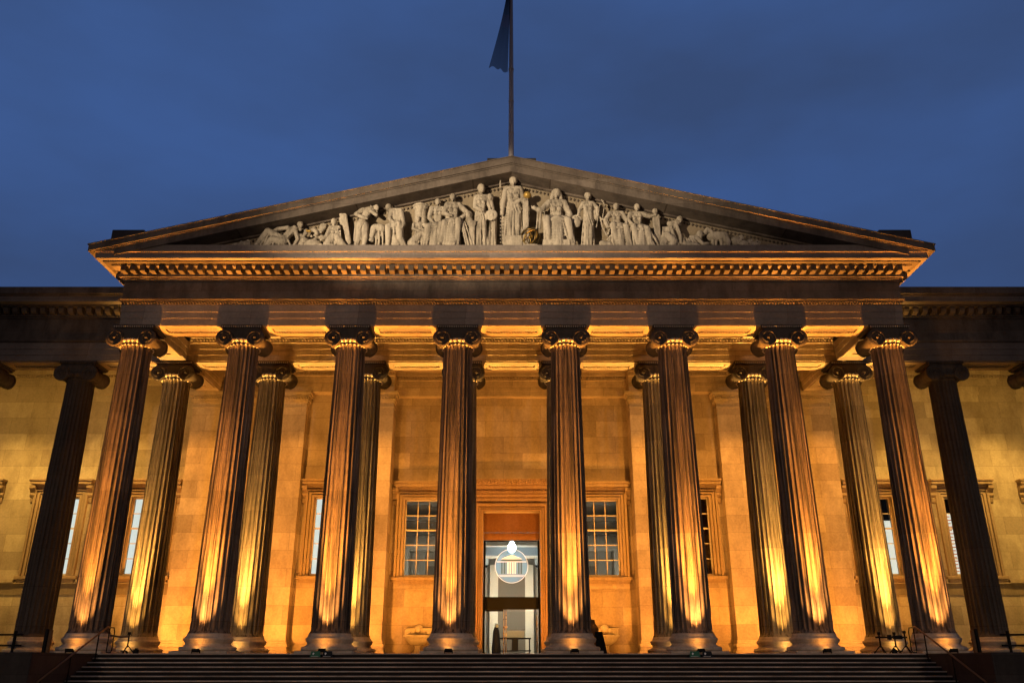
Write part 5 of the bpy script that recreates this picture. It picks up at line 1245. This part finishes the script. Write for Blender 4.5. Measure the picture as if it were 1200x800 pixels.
# 12 veiled seated figure
F, sh = seated(652, 227.5, 258, 286, 10.4, 1, -0.1, 1.25, veil=True); F.limb((643, sh, 3.8, 4), (634, 247, 3.2, 7), (626.5, 244, 2.4, 12)); F.hand(625.5, 243, 12, 2.0, -1)
F.limb((661, sh, 3.8, 4), (668, 252, 3.2, 6), (663, 262, 2.4, 14)); F.hand(662, 262, 14, 1.8, -1)
F.folds(((628, 246, 7), (640, 248, 7)), ((626, 268, 8), (640, 266, 12)), 6, 1.7, 1.8); F.folds(((664, 240, 4), (668, 248, 4)), ((660, 268, 9), (668, 270, 7)), 4, 1.7, 1.7)
F.folds(((640, 262, 17), (662, 258, 17)), ((638, 272, 17), (667, 276, 17)), 8, 1.6, 1.6)
o = F.build('robed_statue', 'broad seated statue with a veiled head and outstretched hand, next to the slim pillar')
F = Fig(); F.box(636, 668, 284, 296, 0, 15); F.build('base_block', '', parent=o)
# 13 standing woman with theatre mask and staff
F, ys, yh = standing(689, 224.5, 296, 7.4, 0.1, 0.3); F.limb((683, ys + 1, 2.8, 3), (679, 246, 2.4, 4), (678, 252, 1.9, 8)); F.hand(678, 252, 8, 1.5, -1)
F.limb((695.5, ys + 1, 2.8, 3), (700, 244, 2.4, 4), (700, 252, 1.9, 8)); F.hand(700, 252, 8, 1.5, 1); F.limb((695, 240, 2.8, 1), (698, 256, 3, 1))
o = F.build('robed_statue', 'slender standing statue in a long straight robe holding a mask and a leaning rod')
F = Fig(); F.ball(675.5, 260.5, 5.4, 7, .9, .6, 1.15); F.ball(674.8, 261, 1.2, 11); F.ball(673, 258.5, .9, 10.5); F.ball(677.5, 258.5, .9, 10.5)
for k in range(7): a_ = PI * (0.1 + k * .13); F.ball(675.5 + 5.6 * math.cos(a_), 259 - 6 * math.sin(a_), 1.5, 6)
F.build('mask', '', parent=o, voxel=0.035)
F = Fig(); F.limb((703.2, 238, .8, 9), (699, 266, .9, 9)); F.limb((705, 234, .9, 2), (708.5, 240, .8, 2), (706, 256, .9, 2)); F.build('rod', '', parent=o, voxel=0.028)
# 14 and 15 seated musicians
F, sh = seated(722, 242.5, 265, 288, 7.8, 4, 0.1); F.limb((715, sh, 3, 4), (709, 258, 2.5, 7), (712, 266, 1.9, 12)); F.hand(712, 266, 12, 1.5); F.limb((729, sh, 3, 4), (735, 259, 2.5, 7), (733, 265, 1.9, 12)); F.hand(733, 265, 12, 1.5)
F.folds(((722, 266, 15), (742, 264, 14)), ((708, 280, 13), (738, 288, 12)), 9, 1.5, 1.6)
o = F.build('seated_statue', 'seated statue with a small curved harp at her side')
F = Fig(); F.limb((704, 256, 1.2, 8), (711, 258, 1.5, 8), (714.5, 266, 1.6, 8), (713, 274, 1.3, 8)); F.limb((703, 254, 1, 6), (706, 266, 1, 6), (711, 276, 1.2, 7)); F.c(706, 286, 4, 10, 714, 288, 4.4, 10); F.build('harp', '', parent=o, voxel=0.03)
F, sh = seated(746.5, 243, 267, 289, 8.0, 4, 0.1); F.limb((739, sh, 3, 4), (736, 258, 2.5, 7), (742, 264, 1.9, 12)); F.hand(742, 264, 12, 1.5); F.limb((754, sh, 3, 4), (761, 254, 2.5, 6), (768, 252, 1.9, 8)); F.hand(768, 252, 8, 1.5)
F.folds(((742, 267, 15), (760, 265, 14)), ((746, 290, 15), (776, 291, 10)), 10, 1.5, 1.6)
o = F.build('seated_statue', 'seated statue resting a hand on a short post, next to the crouching statue')
F = Fig(); F.box(767, 772.5, 252, 293, 2, 7); F.ball(767.5, 247.5, 3.2, 5, 1, .8, 1.1); F.build('post', '', parent=o, voxel=0.035)
# 16 crouching statue
F = Fig(); F.head(796.5, 257.5, 3.9, 3, 0.7); F.torso(789, 262, 781, 276, 6.6, 4, 4); F.limb((788, 262, 3.4, 2), (794, 260.5, 2.6, 3))
F.limb((781, 278, 6, 5), (790, 283, 4.2, 11), (784, 293, 3, 9)); F.limb((779, 280, 5.6, 4), (776, 289, 4, 8), (790, 293, 3, 9))
F.limb((792, 263, 2.6, 5), (797, 276, 2.2, 8), (798, 284, 1.8, 10)); F.hand(798, 285, 10, 1.4); F.folds(((776, 266, 7), (788, 266, 8)), ((774, 292, 9), (800, 292, 9)), 11, 1.5, 1.6)
F.build('crouching_statue', 'crouching draped statue leaning away from the centre with its head bowed')
# 17 reclining with bowed head
F = Fig(); F.head(820, 275, 4.2, 6, 0.7); F.torso(814, 278, 805, 287, 6.0, 5, 5); F.limb((803, 288, 5, 6), (815, 289, 4, 11), (824, 292, 3, 10)); F.limb((816, 279, 2.5, 6), (824, 286, 2.2, 9), (829, 285, 1.7, 9)); F.hand(829.5, 285, 9, 1.3)
F.folds(((800, 278, 8), (814, 280, 9)), ((800, 293, 10), (826, 294, 10)), 9, 1.4, 1.5); F.build('reclining_statue', 'small reclining statue with its head bowed to the ground past the crouching statue')
# 18 dim animals and foliage in the other corner
F = Fig(-1.0); F.c(834, 277, 5.5, 2, 848, 277, 5.2, 2); F.limb((848, 276, 4, 3), (853, 283, 3, 6), (853, 289, 2.2, 7)); F.limb((834, 274, 3.6, 3), (829, 270, 3.2, 4), (826, 273, 2.4, 6))
for x in (835, 839, 845, 849): F.limb((x, 280, 2, 3), (x, 292, 1.3, 3))
F.build('carved_animal', 'stone lion-like animal standing in the dim corner beside the bowed reclining statue', 'animal statue')
F = Fig(-1.0); F.ball(862, 283, 6, 3, 1, .8, 1); F.ball(868, 279, 3.4, 4); F.ball(871, 286, 5, 4, 1.2, .8, .8); F.ball(883, 287, 5, 3, 1.4, .8, .7); F.ball(878, 283, 2.6, 5)
for k in range(14): F.ball(857 + 34 * F.rnd.random(), 281 + 8 * F.rnd.random(), 1.1 + F.rnd.random(), 5 + 2 * F.rnd.random())
F.build('carved_rocks', 'low carved shells and creatures in the darkest corner of the pediment', 'carving', group='carved props of the pediment')
F = Fig(-1.0); F.ball(905, 289, 5, 3, 1.6, .8, .5); F.ball(914, 290, 4, 3, 1.4, .8, .5); F.build('carved_fish', 'flat stone fish lying in the extreme corner beyond the shells', 'animal statue')
# long low plinth under the figures
